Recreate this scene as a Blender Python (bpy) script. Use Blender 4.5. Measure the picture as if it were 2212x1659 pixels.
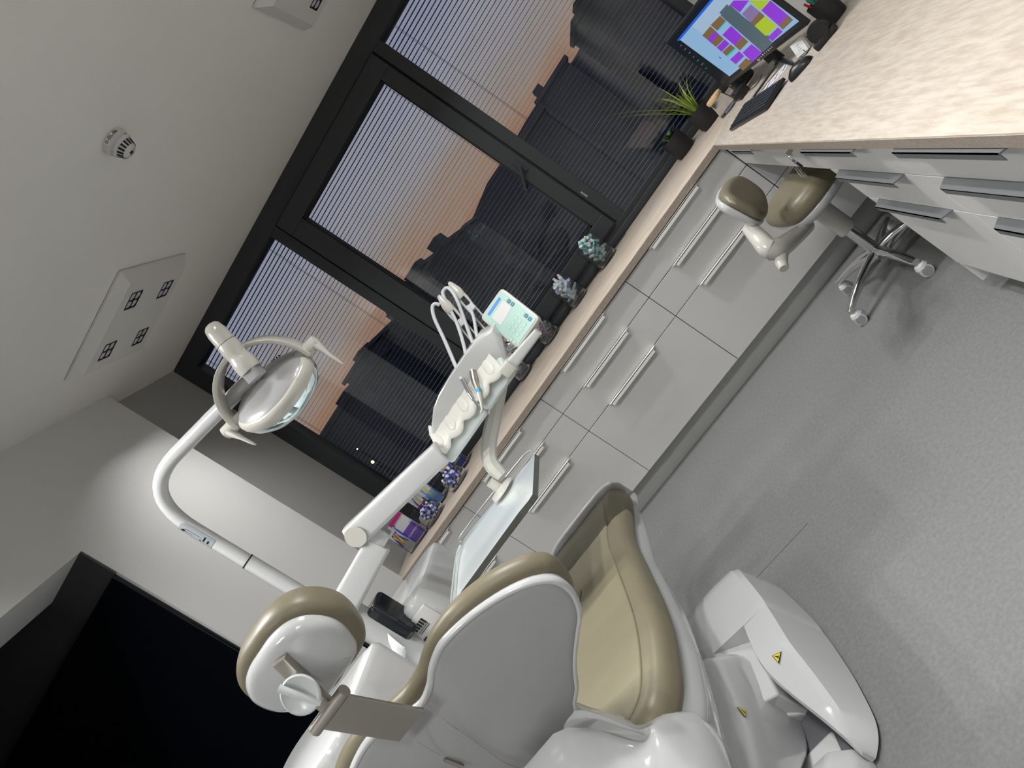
import bpy, bmesh, math, random
from mathutils import Vector, Matrix
random.seed(7)
for o in list(bpy.data.objects): bpy.data.objects.remove(o)
SC = bpy.context.scene; COL = SC.collection
PI = math.pi
V = Vector

# ------------------------------------------------------------------ camera
CR = V((0.55366691, 0.06763395, -0.82998711)); CU = V((0.7858592, 0.28725888, 0.54763825))
CF = V((-0.27546011, 0.95546218, -0.10589498)); CO = V((-0.42582689, -3.93218232, 1.44139175)); FPX = 1676.66
cam = bpy.data.cameras.new('camera'); cam.sensor_width = 36; cam.lens = 36*FPX/2212; cam.clip_start = .02; cam.clip_end = 2000
co = bpy.data.objects.new('camera', cam); COL.objects.link(co)
m = Matrix((( CR.x, CU.x, -CF.x, CO.x), (CR.y, CU.y, -CF.y, CO.y), (CR.z, CU.z, -CF.z, CO.z), (0,0,0,1)))
co.matrix_world = m; SC.camera = co
def ray(x, y): return CF + CR*((x-1106)/FPX) - CU*((y-829.5)/FPX)
def P(x, y, t): return CO + ray(x, y)*t
def Q(x, y, ax, val):
    d = ray(x, y); i = 'xyz'.index(ax); return CO + d*((val-CO[i])/d[i])

# ------------------------------------------------------------------ dusk sky and exposure
SC.view_settings.view_transform = 'Standard'; SC.view_settings.look = 'None'
SC.view_settings.exposure = 0.0; SC.view_settings.gamma = 1; SC.view_settings.use_curve_mapping = False
LIGHT_W = 5.1
W = bpy.data.worlds.new('dusk'); SC.world = W; W.use_nodes = True
nt = W.node_tree; nt.nodes.clear(); N = nt.nodes.new; L = nt.links.new
out = N('ShaderNodeOutputWorld'); bg = N('ShaderNodeBackground'); L(bg.outputs[0], out.inputs[0]); bg.inputs[1].default_value = 1.0
tc = N('ShaderNodeTexCoord'); sep = N('ShaderNodeSeparateXYZ'); L(tc.outputs['Generated'], sep.inputs[0])
ns = N('ShaderNodeTexNoise'); mp = N('ShaderNodeMapping'); mp.inputs['Scale'].default_value = (3, 3, 14)
L(tc.outputs['Generated'], mp.inputs[0]); L(mp.outputs[0], ns.inputs['Vector']); ns.inputs['Scale'].default_value = 1.6; ns.inputs['Detail'].default_value = 4
ad = N('ShaderNodeMath'); ad.operation = 'MULTIPLY_ADD'; L(ns.outputs['Fac'], ad.inputs[0]); ad.inputs[1].default_value = .12; L(sep.outputs['Z'], ad.inputs[2])
rp = N('ShaderNodeValToRGB'); L(ad.outputs[0], rp.inputs[0]); L(rp.outputs[0], bg.inputs[0])
cr = rp.color_ramp
cr.elements[0].position = 0.05; cr.elements[0].color = (.14, .11, .12, 1)
cr.elements[1].position = 1.0; cr.elements[1].color = (.06, .09, .2, 1)
for p, c in ((.115, (.28, .165, .11, 1)), (.145, (.29, .21, .165, 1)), (.18, (.27, .245, .24, 1)), (.25, (.27, .28, .34, 1)), (.33, (.22, .25, .36, 1)), (.45, (.14, .18, .32, 1))):
    e = cr.elements.new(p); e.color = c

# ------------------------------------------------------------------ materials
MATS = {}
def mat(name, col, rough=.5, metal=0, spec=.5, emit=None, es=1, trans=0, ior=1.45, coat=0, noise=None, bump=None, alpha=1, sss=0):
    if name in MATS: return MATS[name]
    M = bpy.data.materials.new(name); M.use_nodes = True; n = M.node_tree; b = n.nodes['Principled BSDF']
    b.inputs['Base Color'].default_value = (*col, 1); b.inputs['Roughness'].default_value = rough; b.inputs['Metallic'].default_value = metal
    b.inputs['Specular IOR Level'].default_value = spec; b.inputs['Transmission Weight'].default_value = trans; b.inputs['IOR'].default_value = ior
    b.inputs['Coat Weight'].default_value = coat; b.inputs['Coat Roughness'].default_value = .06; b.inputs['Alpha'].default_value = alpha
    if emit: b.inputs['Emission Color'].default_value = (*emit, 1); b.inputs['Emission Strength'].default_value = es
    t = None
    if noise or bump:
        t = n.nodes.new('ShaderNodeTexCoord')
    if noise:   # (scale, other colour, contrast, stretch)
        sc, c2, lo, hi, st = noise
        mpn = n.nodes.new('ShaderNodeMapping'); mpn.inputs['Scale'].default_value = st; n.links.new(t.outputs['Object'], mpn.inputs[0])
        x = n.nodes.new('ShaderNodeTexNoise'); x.inputs['Scale'].default_value = sc; x.inputs['Detail'].default_value = 6; x.inputs['Roughness'].default_value = .65
        n.links.new(mpn.outputs[0], x.inputs['Vector'])
        r = n.nodes.new('ShaderNodeValToRGB'); r.color_ramp.elements[0].position = lo; r.color_ramp.elements[1].position = hi
        r.color_ramp.elements[0].color = (*col, 1); r.color_ramp.elements[1].color = (*c2, 1)
        n.links.new(x.outputs['Fac'], r.inputs[0]); n.links.new(r.outputs[0], b.inputs['Base Color'])
    if bump:
        sc, st = bump
        x = n.nodes.new('ShaderNodeTexNoise'); x.inputs['Scale'].default_value = sc; x.inputs['Detail'].default_value = 3
        n.links.new(t.outputs['Object'], x.inputs['Vector']); bp = n.nodes.new('ShaderNodeBump'); bp.inputs['Strength'].default_value = st; bp.inputs['Distance'].default_value = .002
        n.links.new(x.outputs['Fac'], bp.inputs['Height']); n.links.new(bp.outputs[0], b.inputs['Normal'])
    MATS[name] = M; return M
U1 = (1, 1, 1)
wallm = mat('wall_paint', (.66, .66, .645), .75, spec=.2, bump=(160, .15))
ceilm = mat('ceiling_paint', (.77, .765, .74), .8, spec=.2, bump=(120, .12))
floorm = mat('floor_vinyl', (.150, .152, .153), .45, noise=(75, (.205, .208, .208), .30, .70, U1), bump=(300, .010))
cabm = mat('cabinet_laminate', (.69, .685, .665), .42, bump=(400, .05))
plinthm = mat('plinth_grey', (.46, .46, .44), .35, metal=.25)
seamm = mat('seam_dark', (.05, .05, .055), .7)
handm = mat('handle_white', (.92, .92, .88), .5)
hdlm = mat('handle_grey', (.12, .125, .13), .5)
wtm = mat('worktop_travertine', (.42, .35, .285), .38, noise=(22, (.56, .49, .41), .35, .62, (.30, 2.6, 2.6)), bump=(60, .1))
wtd = mat('desk_travertine', (.43, .365, .30), .42, noise=(24, (.545, .49, .42), .36, .60, (2.8, .36, 2.8)), bump=(60, .1))
wte = mat('worktop_edge', (.33, .27, .22), .5, noise=(120, (.40, .34, .285), .4, .6, U1))
framem = mat('anthracite_frame', (.030, .034, .037), .45, bump=(500, .05))
framel = mat('anthracite_seal', (.008, .009, .010), .6)
glassm = mat('window_glass', (1, 1, 1), 0.0, trans=1, ior=1.45)
slatm = mat('blind_slat', (.035, .038, .042), .4, metal=.2)
cordm = mat('blind_cord', (.06, .065, .07), .7)
white = mat('white_shell', (.56, .565, .565), .16, coat=.5)
cream = mat('cream_plastic', (.58, .57, .52), .2, coat=.4)
silic = mat('silicone_cream', (.62, .61, .56), .4)
shellg = mat('grey_shell', (.36, .36, .365), .3, coat=.25)
pale = mat('pale_teal_shell', (.62, .67, .66), .25, coat=.4)
tan = mat('tan_upholstery', (.190, .168, .112), .38, spec=.4, bump=(260, .08))
tand = mat('tan_panel', (.225, .202, .134), .42, spec=.4, bump=(260, .08))
steel = mat('brushed_steel', (.42, .39, .35), .32, metal=1)
chrome = mat('chrome', (.75, .75, .76), .07, metal=1)
traym = mat('tray_steel', (.80, .86, .86), .3, metal=.55, bump=(90, .1))
black = mat('black_plastic', (.012, .013, .014), .35)
blackm = mat('matt_black', (.018, .018, .019), .6)
hosem = mat('hose_grey', (.58, .61, .64), .35)
clear = mat('clear_glass', (.97, .98, .98), .03, trans=1, ior=1.28)
clearg = mat('ribbed_glass', (.86, .89, .92), .10, trans=1, ior=1.33)
acryl = mat('clear_acrylic', (.95, .96, .97), .06, trans=1, ior=1.18)
leafm = mat('leaf_green', (.20, .30, .035), .45, noise=(30, (.35, .45, .06), .4, .6, U1))
leafd = mat('leaf_dark', (.035, .10, .03), .4, noise=(30, (.08, .2, .05), .4, .6, U1))
soil = mat('soil', (.02, .015, .01), .9)
cork = mat('cork', (.55, .36, .18), .8, noise=(80, (.66, .46, .26), .4, .6, U1))
paper = mat('white_paper', (.78, .78, .78), .7)
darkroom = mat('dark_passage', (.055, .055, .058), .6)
blackgl = mat('black_door_panel', (.0035, .005, .008), .12)
blue = mat('blue_plastic', (.03, .06, .42), .4); red = mat('red_plastic', (.55, .02, .04), .4); yellow = mat('yellow_plastic', (.75, .62, .04), .4)
green = mat('green_plastic', (.02, .28, .19), .4); navy = mat('navy_card', (.03, .045, .20), .5); violet = mat('violet_card', (.13, .07, .36), .5)
pinkm = mat('magenta_zip', (.48, .02, .20), .4); tealb = mat('teal_print', (.02, .38, .30), .5); lblue = mat('light_blue', (.16, .34, .70), .4)
limem = mat('lime_plastic', (.42, .52, .05), .4); pinkl = mat('pink_plastic', (.75, .28, .38), .4); purple = mat('purple_plastic', (.16, .03, .22), .4)
whitep = mat('white_plastic', (.64, .65, .66), .35)
def em(name, c, s=1): return mat(name, (0, 0, 0), .4, emit=c, es=s)

# ------------------------------------------------------------------ helpers
def link(name, me, parent=None, m=None, smooth=True, ang=35):
    o = bpy.data.objects.new(name, me); COL.objects.link(o)
    if m: me.materials.append(m)
    if smooth:
        for p in me.polygons: p.use_smooth = True
        me.set_sharp_from_angle(angle=math.radians(ang))
    if parent: o.parent = parent; o.matrix_parent_inverse = parent.matrix_basis.inverted()
    return o
def mk(name, vs, fs, m, parent=None, smooth=True, ang=35, bev=0, seg=3, sub=0):
    me = bpy.data.meshes.new(name); me.from_pydata([tuple(v) for v in vs], [], fs)
    bm = bmesh.new(); bm.from_mesh(me); bmesh.ops.recalc_face_normals(bm, faces=bm.faces)
    if bev:
        es = [e for e in bm.edges if len(e.link_faces) == 2 and e.calc_face_angle(0) > math.radians(30)]
        bmesh.ops.bevel(bm, geom=es, offset=bev, segments=seg, profile=.5, affect='EDGES', clamp_overlap=True)
    bm.to_mesh(me); bm.free()
    o = link(name, me, parent, m, smooth, ang)
    if sub:
        s = o.modifiers.new('s', 'SUBSURF'); s.levels = sub; s.render_levels = sub
    return o
class MB:
    def __init__(s): s.v = []; s.f = []
    def add(s, vs, fs):
        b = len(s.v); s.v += [V(x) for x in vs]; s.f += [[b+i for i in f] for f in fs]; return s
    def box(s, a, b, M=None):
        x0, y0, z0 = a; x1, y1, z1 = b
        vs = [V(p) for p in ((x0,y0,z0),(x1,y0,z0),(x1,y1,z0),(x0,y1,z0),(x0,y0,z1),(x1,y0,z1),(x1,y1,z1),(x0,y1,z1))]
        if M: vs = [M @ p for p in vs]
        return s.add(vs, [(0,3,2,1),(4,5,6,7),(0,1,5,4),(1,2,6,5),(2,3,7,6),(3,0,4,7)])
    def prism(s, poly, ex):
        n = len(poly); ex = V(ex); p = [V(q) for q in poly]
        return s.add(p+[q+ex for q in p], [list(range(n))[::-1], [n+i for i in range(n)]]+[[i, (i+1) % n, n+(i+1) % n, n+i] for i in range(n)])
    def tube(s, pts, r, n=12, cap=True):
        pts = [V(p) for p in pts]; k = len(pts); rs = r if isinstance(r, (list, tuple)) else [r]*k
        T = []
        for i in range(k):
            a = pts[max(i-1, 0)]; b = pts[min(i+1, k-1)]; T.append((b-a).normalized())
        u = T[0].orthogonal().normalized(); rings = []; b0 = len(s.v)
        for i in range(k):
            if i: u = (u - T[i]*u.dot(T[i])); u = u.normalized() if u.length > 1e-6 else T[i].orthogonal().normalized()
            w = T[i].cross(u)
            for j in range(n):
                a = 2*PI*j/n; s.v.append(pts[i] + (u*math.cos(a)+w*math.sin(a))*rs[i])
        for i in range(k-1):
            for j in range(n):
                s.f.append([b0+i*n+j, b0+i*n+(j+1) % n, b0+(i+1)*n+(j+1) % n, b0+(i+1)*n+j])
        if cap: s.f.append([b0+j for j in range(n)][::-1]); s.f.append([b0+(k-1)*n+j for j in range(n)])
        return s
    def lathe(s, prof, o=(0,0,0), ax=(0,0,1), n=32, sx=None):
        ax = V(ax).normalized(); u = V(sx).normalized() if sx else ax.orthogonal().normalized(); w = ax.cross(u); o = V(o); b0 = len(s.v); k = len(prof)
        for r, h in prof:
            for j in range(n):
                a = 2*PI*j/n; s.v.append(o+ax*h+(u*math.cos(a)+w*math.sin(a))*max(r, 1e-4))
        for i in range(k-1):
            for j in range(n): s.f.append([b0+i*n+j, b0+i*n+(j+1) % n, b0+(i+1)*n+(j+1) % n, b0+(i+1)*n+j])
        s.f.append([b0+j for j in range(n)][::-1]); s.f.append([b0+(k-1)*n+j for j in range(n)])
        return s
    def loft(s, rings, cap=True, closed=True):
        n = len(rings[0]); b0 = len(s.v)
        for r in rings: s.v += [V(p) for p in r]
        for i in range(len(rings)-1):
            for j in range(n if closed else n-1): s.f.append([b0+i*n+j, b0+i*n+(j+1) % n, b0+(i+1)*n+(j+1) % n, b0+(i+1)*n+j])
        if cap: s.f.append([b0+j for j in range(n)][::-1]); s.f.append([b0+(len(rings)-1)*n+j for j in range(n)])
        return s
    def mk(s, name, m, parent=None, **k): return mk(name, s.v, s.f, m, parent, **k)
def thing(name, label, cat, loc=(0,0,0), group=None):
    o = bpy.data.objects.new(name, None); COL.objects.link(o); o.location = loc; o.empty_display_size = .05
    o['label'] = label; o['category'] = cat
    if group: o['group'] = group
    return o
def tag(o, label, cat, group=None):
    o['label'] = label; o['category'] = cat
    if group: o['group'] = group
    return o
def struct(o): o['kind'] = 'structure'; return o
def cpy(root, T, label=None, group=None):
    r = root.copy(); COL.objects.link(r); r.matrix_world = T @ root.matrix_basis if root.parent is None else root.matrix_basis
    r.matrix_basis = T @ root.matrix_basis
    if label: r['label'] = label
    if group: r['group'] = group
    for ch in root.children:
        c = ch.copy(); COL.objects.link(c); c.parent = r
        for g in ch.children: d = g.copy(); COL.objects.link(d); d.parent = c
    return r
def smoothpts(pts, k=4, closed=False):
    pts = [V(p) for p in pts]; n = len(pts); o = []
    rng = range(n) if closed else range(n-1)
    for i in rng:
        p0 = pts[(i-1) % n] if closed or i else pts[0]; p1 = pts[i]; p2 = pts[(i+1) % n]; p3 = pts[(i+2) % n] if closed or i+2 < n else pts[-1]
        for j in range(k):
            t = j/k; o.append(.5*((2*p1)+(p2-p0)*t+(2*p0-5*p1+4*p2-p3)*t*t+(3*p1-p0-3*p2+p3)*t**3))
    if not closed: o.append(pts[-1])
    return o
def inset(ol, d):
    n = len(ol); o = []
    area = sum(ol[i][0]*ol[(i+1) % n][1]-ol[(i+1) % n][0]*ol[i][1] for i in range(n)); sg = 1 if area > 0 else -1
    for i in range(n):
        a = ol[(i-1) % n]; b = ol[(i+1) % n]; t = V((b[0]-a[0], b[1]-a[1])); t = t.normalized() if t.length > 1e-9 else V((1, 0))
        o.append((ol[i][0]-t.y*d*sg, ol[i][1]+t.x*d*sg))
    return o
def pillow(mb, ol, O, U, Vv, T, r, bulge=0, r2=None, hf=None, inn=5):
    """closed smooth outline ol in (U,V); thickness T along N=UxV from O; rounded edges r (back) r2 (front)"""
    O = V(O); U = V(U).normalized(); Vv = V(Vv).normalized(); Nn = U.cross(Vv); r2 = r if r2 is None else r2
    cx = sum(p[0] for p in ol)/len(ol); cy = sum(p[1] for p in ol)/len(ol)
    hf = hf or (lambda u, v: 0)
    rings = []
    def ring(q, h): rings.append([O+U*a+Vv*b+Nn*(h+hf(a, b)) for a, b in q])
    base = inset(ol, r)
    for k in (.04, .3, .6, .9): ring([(cx+(a-cx)*k, cy+(b-cy)*k) for a, b in base], 0)
    for i in range(6):
        a = PI/2*i/5; ring(inset(ol, r*(1-math.sin(a))), r*(1-math.cos(a)))
    for i in range(6):
        a = PI/2*i/5; ring(inset(ol, r2*(1-math.cos(a))), T-r2+r2*math.sin(a))
    base = inset(ol, r2)
    for k in range(1, inn+1):
        q = 1-k/(inn+.3); ring([(cx+(a-cx)*q, cy+(b-cy)*q) for a, b in base], T+bulge*(1-q*q))
    return mb.loft(rings)
def beam(mb, p, q, w, h, up=(0,0,1), w2=None, h2=None, rnd=.35):
    p = V(p); q = V(q); d = (q-p).normalized(); s = d.cross(V(up)).normalized(); u = s.cross(d)
    w2 = w if w2 is None else w2; h2 = h if h2 is None else h2; rings = []
    for P0, ww, hh in ((p, w, h), (q, w2, h2)):
        R = []
        for i in range(16):
            a = 2*PI*(i+.5)/16; c, sn = math.cos(a), math.sin(a); e = rnd
            R.append(P0+s*(ww/2*math.copysign(abs(c)**e, c))+u*(hh/2*math.copysign(abs(sn)**e, sn)))
        rings.append(R)
    return mb.loft(rings)
def text(s, size, O, U, Vv, m, name='lettering', parent=None, depth=.0004, off=.0006, align='CENTER'):
    cu = bpy.data.curves.new('t', 'FONT'); cu.body = s; cu.size = size; cu.align_x = align; cu.align_y = 'CENTER'; cu.extrude = depth; cu.resolution_u = 3
    t = bpy.data.objects.new('t', cu); COL.objects.link(t); dg = bpy.context.evaluated_depsgraph_get(); me = bpy.data.meshes.new_from_object(t.evaluated_get(dg))
    bpy.data.objects.remove(t); U = V(U).normalized(); Vv = V(Vv).normalized(); Nn = U.cross(Vv); O = V(O)+Nn*off
    for v in me.vertices: v.co = O+U*v.co.x+Vv*v.co.y+Nn*v.co.z
    me.materials.clear()
    return link(name, me, parent, m, smooth=False)
def patch(mb, O, U, Vv, a0, b0, a1, b1, h=.0008):
    U = V(U).normalized(); Vv = V(Vv).normalized(); Nn = U.cross(Vv); O = V(O)
    c = [O+U*a+Vv*b for a, b in ((a0, b0), (a1, b0), (a1, b1), (a0, b1))]
    return mb.prism(c, Nn*h)
def ell(cx, cy, a, b, n=48, e=1.0, rot=0):
    o = []
    for i in range(n):
        t = 2*PI*i/n; c, s = math.cos(t), math.sin(t); x = a*math.copysign(abs(c)**e, c); y = b*math.copysign(abs(s)**e, s)
        o.append((cx+x*math.cos(rot)-y*math.sin(rot), cy+x*math.sin(rot)+y*math.cos(rot)))
    return o

# ------------------------------------------------------------------ dimensions
XL, XR, YB = -2.897, .60, -6.2; WY = .858; CZ = 2.808; H = .88; DY = -1.115; DZ = 2.22; DY2 = -2.6
XN = XL-.124          # the window niche's side wall lies a little further back
# ------------------------------------------------------------------ shell
struct(MB().box((XL-4, YB-.2, -.1), (XR+.2, WY+.25, 0)).mk('floor', floorm, smooth=False))
struct(MB().box((XL-4, YB-.2, CZ), (XR+.2, WY+.2, CZ+.15)).mk('ceiling', ceilm, smooth=False))
w = MB(); w.box((XL-.3, DY, 0), (XL, 0, CZ)); w.box((XL-.3, DY2, DZ), (XL, DY, CZ)); w.box((XL-.3, YB, 0), (XL, DY2, CZ))
struct(w.mk('wall_left', wallm, smooth=False))
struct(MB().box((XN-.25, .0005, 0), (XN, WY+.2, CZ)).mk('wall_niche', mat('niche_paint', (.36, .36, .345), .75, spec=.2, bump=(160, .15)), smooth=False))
struct(MB().box((XR, YB, 0), (XR+.15, WY+.2, CZ)).mk('wall_right', wallm, smooth=False))
struct(MB().box((XL-.3, YB-.15, 0), (XR+.15, YB, CZ)).mk('wall_back', wallm, smooth=False))
struct(MB().box((XN-.2, WY+.02, 0), (XR+.1, WY+.2, H-.03)).mk('wall_front', wallm, smooth=False))
# dark passage beyond the left wall's opening
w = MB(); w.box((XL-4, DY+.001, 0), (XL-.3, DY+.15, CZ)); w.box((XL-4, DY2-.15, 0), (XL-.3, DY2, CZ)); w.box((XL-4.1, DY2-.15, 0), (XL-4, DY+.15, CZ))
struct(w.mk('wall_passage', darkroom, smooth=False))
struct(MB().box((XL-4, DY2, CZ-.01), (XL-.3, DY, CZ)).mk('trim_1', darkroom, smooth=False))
d = MB().box((XL-3.9, DY-.03, .0), (XL-.012, DY-.002, DZ-.17)).mk('door_1', blackgl, smooth=False, bev=.003); struct(d)
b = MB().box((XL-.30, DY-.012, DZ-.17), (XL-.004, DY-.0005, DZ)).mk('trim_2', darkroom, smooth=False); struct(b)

# ------------------------------------------------------------------ window
G = WY+.06   # glass plane
X0, X1 = XL-.126, XR; ZB = H
def bars(mb, rects, y0, y1):
    for a, b, c, e in rects: mb.box((a, y0, b), (c, y1, e))
m1, m2, m3, m4, m5 = -1.654, -.700, -.520, -1.872, -2.90
gz, sz, sb, pb = 2.690, 2.568, 1.062, .957
fr = MB()
bars(fr, ((X0, gz, X1, CZ), (X0, ZB, X1, pb), (X0, pb, m5, gz), (m4, pb, m4+.075, gz), (m3-.075, pb, m3, gz), (X1-.06, pb, X1, gz)), WY, G+.05)
wf = fr.mk('window_1', framem, smooth=False, bev=.003, seg=2); struct(wf)
s_ = MB(); bars(s_, ((X0, pb+.02, m4, pb+.022), (m3, pb+.02, X1, pb+.022)), WY-.002, WY+.001)
# bottom rail nose and sill strip
s2 = MB().box((X0, WY-.025, H+.0005), (X1, WY+.001, H+.042)).mk('window_rail', framem, wf, bev=.003)
# sash of the middle light
sh = MB(); A0, A1 = m4+.075+.012, m3-.075-.012
bars(sh, ((A0, sz, A1, gz-.006), (A0, pb+.012, A1, sb), (A0, sb, m1, sz), (m2, sb, A1, sz)), WY-.022, G+.02)
sash = sh.mk('sash', framem, wf, smooth=False, bev=.004, seg=2)
bd = MB(); bars(bd, ((m1, sz-.016, m2, sz), (m1, sb, m2, sb+.016), (m1, sb, m1+.008, sz), (m2-.008, sb, m2, sz)), WY-.012, G-.005); bd.mk('glazing_bead', framel, sash, smooth=False)
gp = MB()
gp.box((A0-.012, WY+.02, pb), (A0, WY+.03, gz)); gp.box((A1, WY+.02, pb), (A1+.012, WY+.03, gz)); gp.mk('seal', framel, wf, smooth=False)
for i, (a, b, c, e) in enumerate(((m5, pb, m4, gz), (m1, sb, m2, sz), (m3, pb, X1-.06, gz))):
    MB().box((a-.004, G, b-.004), (c+.004, G+.006, e+.004)).mk('glass_pane', glassm, sash if i == 1 else wf, smooth=False)
# handle of the middle sash
hx = (m2+A1)/2; hz = 1.62
hb = MB(); beam(hb, (hx, WY-.024, hz-.045), (hx, WY-.024, hz+.045), .03, .016, up=(0,-1,0), rnd=.5)
hb.tube([(hx, WY-.03, hz), (hx, WY-.06, hz)], .011); beam(hb, (hx, WY-.062, hz), (hx-.10, WY-.058, hz-.115), .016, .02, up=(0,-1,0), w2=.012, rnd=.5)
hb.mk('window_handle', framem, wf)
tx = V((m3-.055, WY-.0008, 1.19)); mk_ = MB()
for k in range(5): mk_.box((tx.x-.004, tx.y-.0008, tx.z-.0+.010*k), (tx.x+.006, tx.y, tx.z+.006+.010*k))
mk_.mk('frame_marking', mat('marking', (.5, .5, .48), .5), wf, smooth=False)

# ------------------------------------------------------------------ venetian blinds outside
def blind(x0, x1, z0, z1, label):
    y = G+.09; t = thing('venetian_blind', label, 'blind', ((x0+x1)/2, y, z1), 'venetian blinds outside the window')
    mb = MB(); z = z1-.02; k = 0; a = math.radians(4)
    while z > z0:
        dy = .020*math.cos(a); dz = .020*math.sin(a)
        c = [V((x0, y-dy, z-dz)), V((x0, y, z+.0008)), V((x0, y+dy, z+dz))]
        top = c+[q-V((0, 0, .0006)) for q in reversed(c)]
        mb.prism(top, (x1-x0, 0, 0)); z -= .0268; k += 1
    mb.mk('slats', slatm, t, ang=60)
    MB().box((x0, y-.03, z1-.01), (x1, y+.03, z1+.04)).mk('headrail', slatm, t, bev=.004)
    MB().box((x0, y-.022, z0-.022), (x1, y+.022, z0-.006)).mk('bottom_rail', slatm, t, bev=.004)
    n = 2 if x1-x0 < 1.5 else 3
    for i in range(n):
        xx = x0+(x1-x0)*(.12+.76*i/(n-1)); q = MB()
        for dx in (-.004, .004):
            q.tube([(xx+dx, y-.023, z0-.01), (xx+dx, y-.023, z1)], .0011, n=6)
        q.mk('lift_cord', cordm, t)
    return t
blind(X0+.0, m4+.03, pb-.02, gz+.02, 'dark grey horizontal blind behind the left pane, beside the side wall')
blind(m4+.05, m3-.05, pb-.02, gz+.02, 'dark grey horizontal blind behind the middle opening sash with handle')
blind(m3-.03, X1+.02, pb-.02, gz+.02, 'dark grey horizontal blind behind the right pane, above the plants and monitor')
# jamb outside the left pane (dark return)
struct(MB().box((X0-.1, G+.052, ZB-.2), (X0-.005, G+.3, CZ+.1)).mk('trim_3', framem, smooth=False))

# ------------------------------------------------------------------ the town outside
hillm = mat('distant_hill', (.055, .06, .085), 1, spec=0); gndm = mat('dark_ground', (.02, .024, .024), 1, spec=0, noise=(.12, (.035, .042, .04), .35, .65, U1))
struct(MB().box((-400, 12, -13), (400, 700, -12)).mk('ground', gndm, smooth=False))
hv = []; n = 60
for i in range(n+1):
    az = math.radians(-75+150*i/n); hgt = 1.44+600*math.tan(math.radians(3.3+.25*math.sin(i*.9)+.15*math.sin(i*2.3)))
    hv.append((CO.x+600*math.sin(az), CO.y+600*math.cos(az), hgt))
hm = MB()
hm.loft([[(p[0], p[1], -12) for p in hv], hv, [(p[0]*1.12, p[1]*1.12, p[2]-2) for p in hv], [(p[0]*1.12, p[1]*1.12, -12) for p in hv]], cap=False, closed=False)
tag(hm.mk('hill_ridge', hillm), 'low bluish wooded ridge along the horizon behind the buildings', 'hill')
bcol = [(.055, .068, .066), (.070, .084, .080), (.045, .052, .056), (.12, .13, .125)]
def tower(az0, az1, el, dist, ci, label, roof=None, lit=0):
    c = CO; a0, a1 = math.radians(az0), math.radians(az1); hgt = 1.44+dist*math.tan(math.radians(el))
    p0 = V((c.x+dist*math.tan(a0), c.y+dist, 0)); p1 = V((c.x+dist*math.tan(a1), c.y+dist, 0))
    t = thing('apartment_building', label, 'building', ((p0.x+p1.x)/2, p0.y, -12), 'buildings beyond the window')
    fm = mat('facade_%d' % ci, bcol[ci], .9, spec=.1, noise=(.25, tuple(x*1.35 for x in bcol[ci]), .4, .6, U1))
    MB().box((p0.x, p0.y, -12), (p1.x, p0.y+14, hgt)).mk('facade', fm, t, smooth=False)
    MB().box((p0.x-.3, p0.y-.3, hgt), (p1.x+.3, p0.y+14.3, hgt+.4)).mk('roof', fm, t, smooth=False)
    if roof:
        for f, w_, hh in roof:
            xx = p0.x+(p1.x-p0.x)*f; MB().box((xx, p0.y+3, hgt+.4), (xx+w_, p0.y+7, hgt+.4+hh)).mk('roof_box', fm, t, smooth=False)
    return t
tower(-31, -22.8, 3.6, 60, 0, 'dark apartment block at the far left of the left pane, with lit windows low down', ((.7, 1.4, .5),))
tower(-22.6, -19.8, 4.35, 75, 1, 'tall dark tower with a flat roof standing in the left pane', ((.3, 1.2, .6),))
tower(-19.6, -16.9, 3.55, 90, 3, 'paler grey block between two dark towers in the left pane', ((.75, 1.8, 1.4),))
tower(-16.6, -13.2, 4.4, 80, 0, 'dark block whose roof shows at the lower left of the opening sash', ((.6, 2.2, .5),))
tower(-12.8, -10.7, 3.7, 70, 1, 'dark stepped block with a roof box in the middle of the opening sash', ((.5, 1.3, 1.0),))
tower(-10.4, -8.6, 3.1, 95, 3, 'small low block on the skyline right of the stepped roof in the opening sash')
tower(-2.6, 1.2, 2.9, 50, 1, 'low grey block just right of the thick window mullion')
tower(1.6, 4.8, 3.4, 70, 3, 'grey block with a gabled shadow in the upper middle of the right pane', ((.1, .9, .8),))
tower(7.2, 14, 4.2, 64, 2, 'wide dark block at the top edge of the right pane', ((.15, 1.6, .8),))
for i, (x, y, s) in enumerate(((805, 998, .032), (772, 970, .016), (795, 1012, .010))):
    p = Q(x, y, 'y', CO.y+52+i*2)
    t = thing('street_lamp', ('warm yellow street lamp shining low in the left pane', 'small white street lamp above the yellow lamp in the left pane', 'faint white street lamp just below the yellow lamp in the left pane')[i], 'street lamp', (p.x, p.y, -12))
    MB().lathe([(0, -s*4), (s*3, -s*2), (s*4, 0), (s*3, s*2), (0, s*4)], p, n=12).mk('lamp_head', em('lamp_glow_%d' % i, (1, .85, .3) if i == 0 else (1, 1, 1), 6), t)
    MB().tube([(p.x, p.y+s*4, -12), (p.x, p.y+s*4, p.z)], .07, 8).mk('post', gndm, t)

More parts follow.
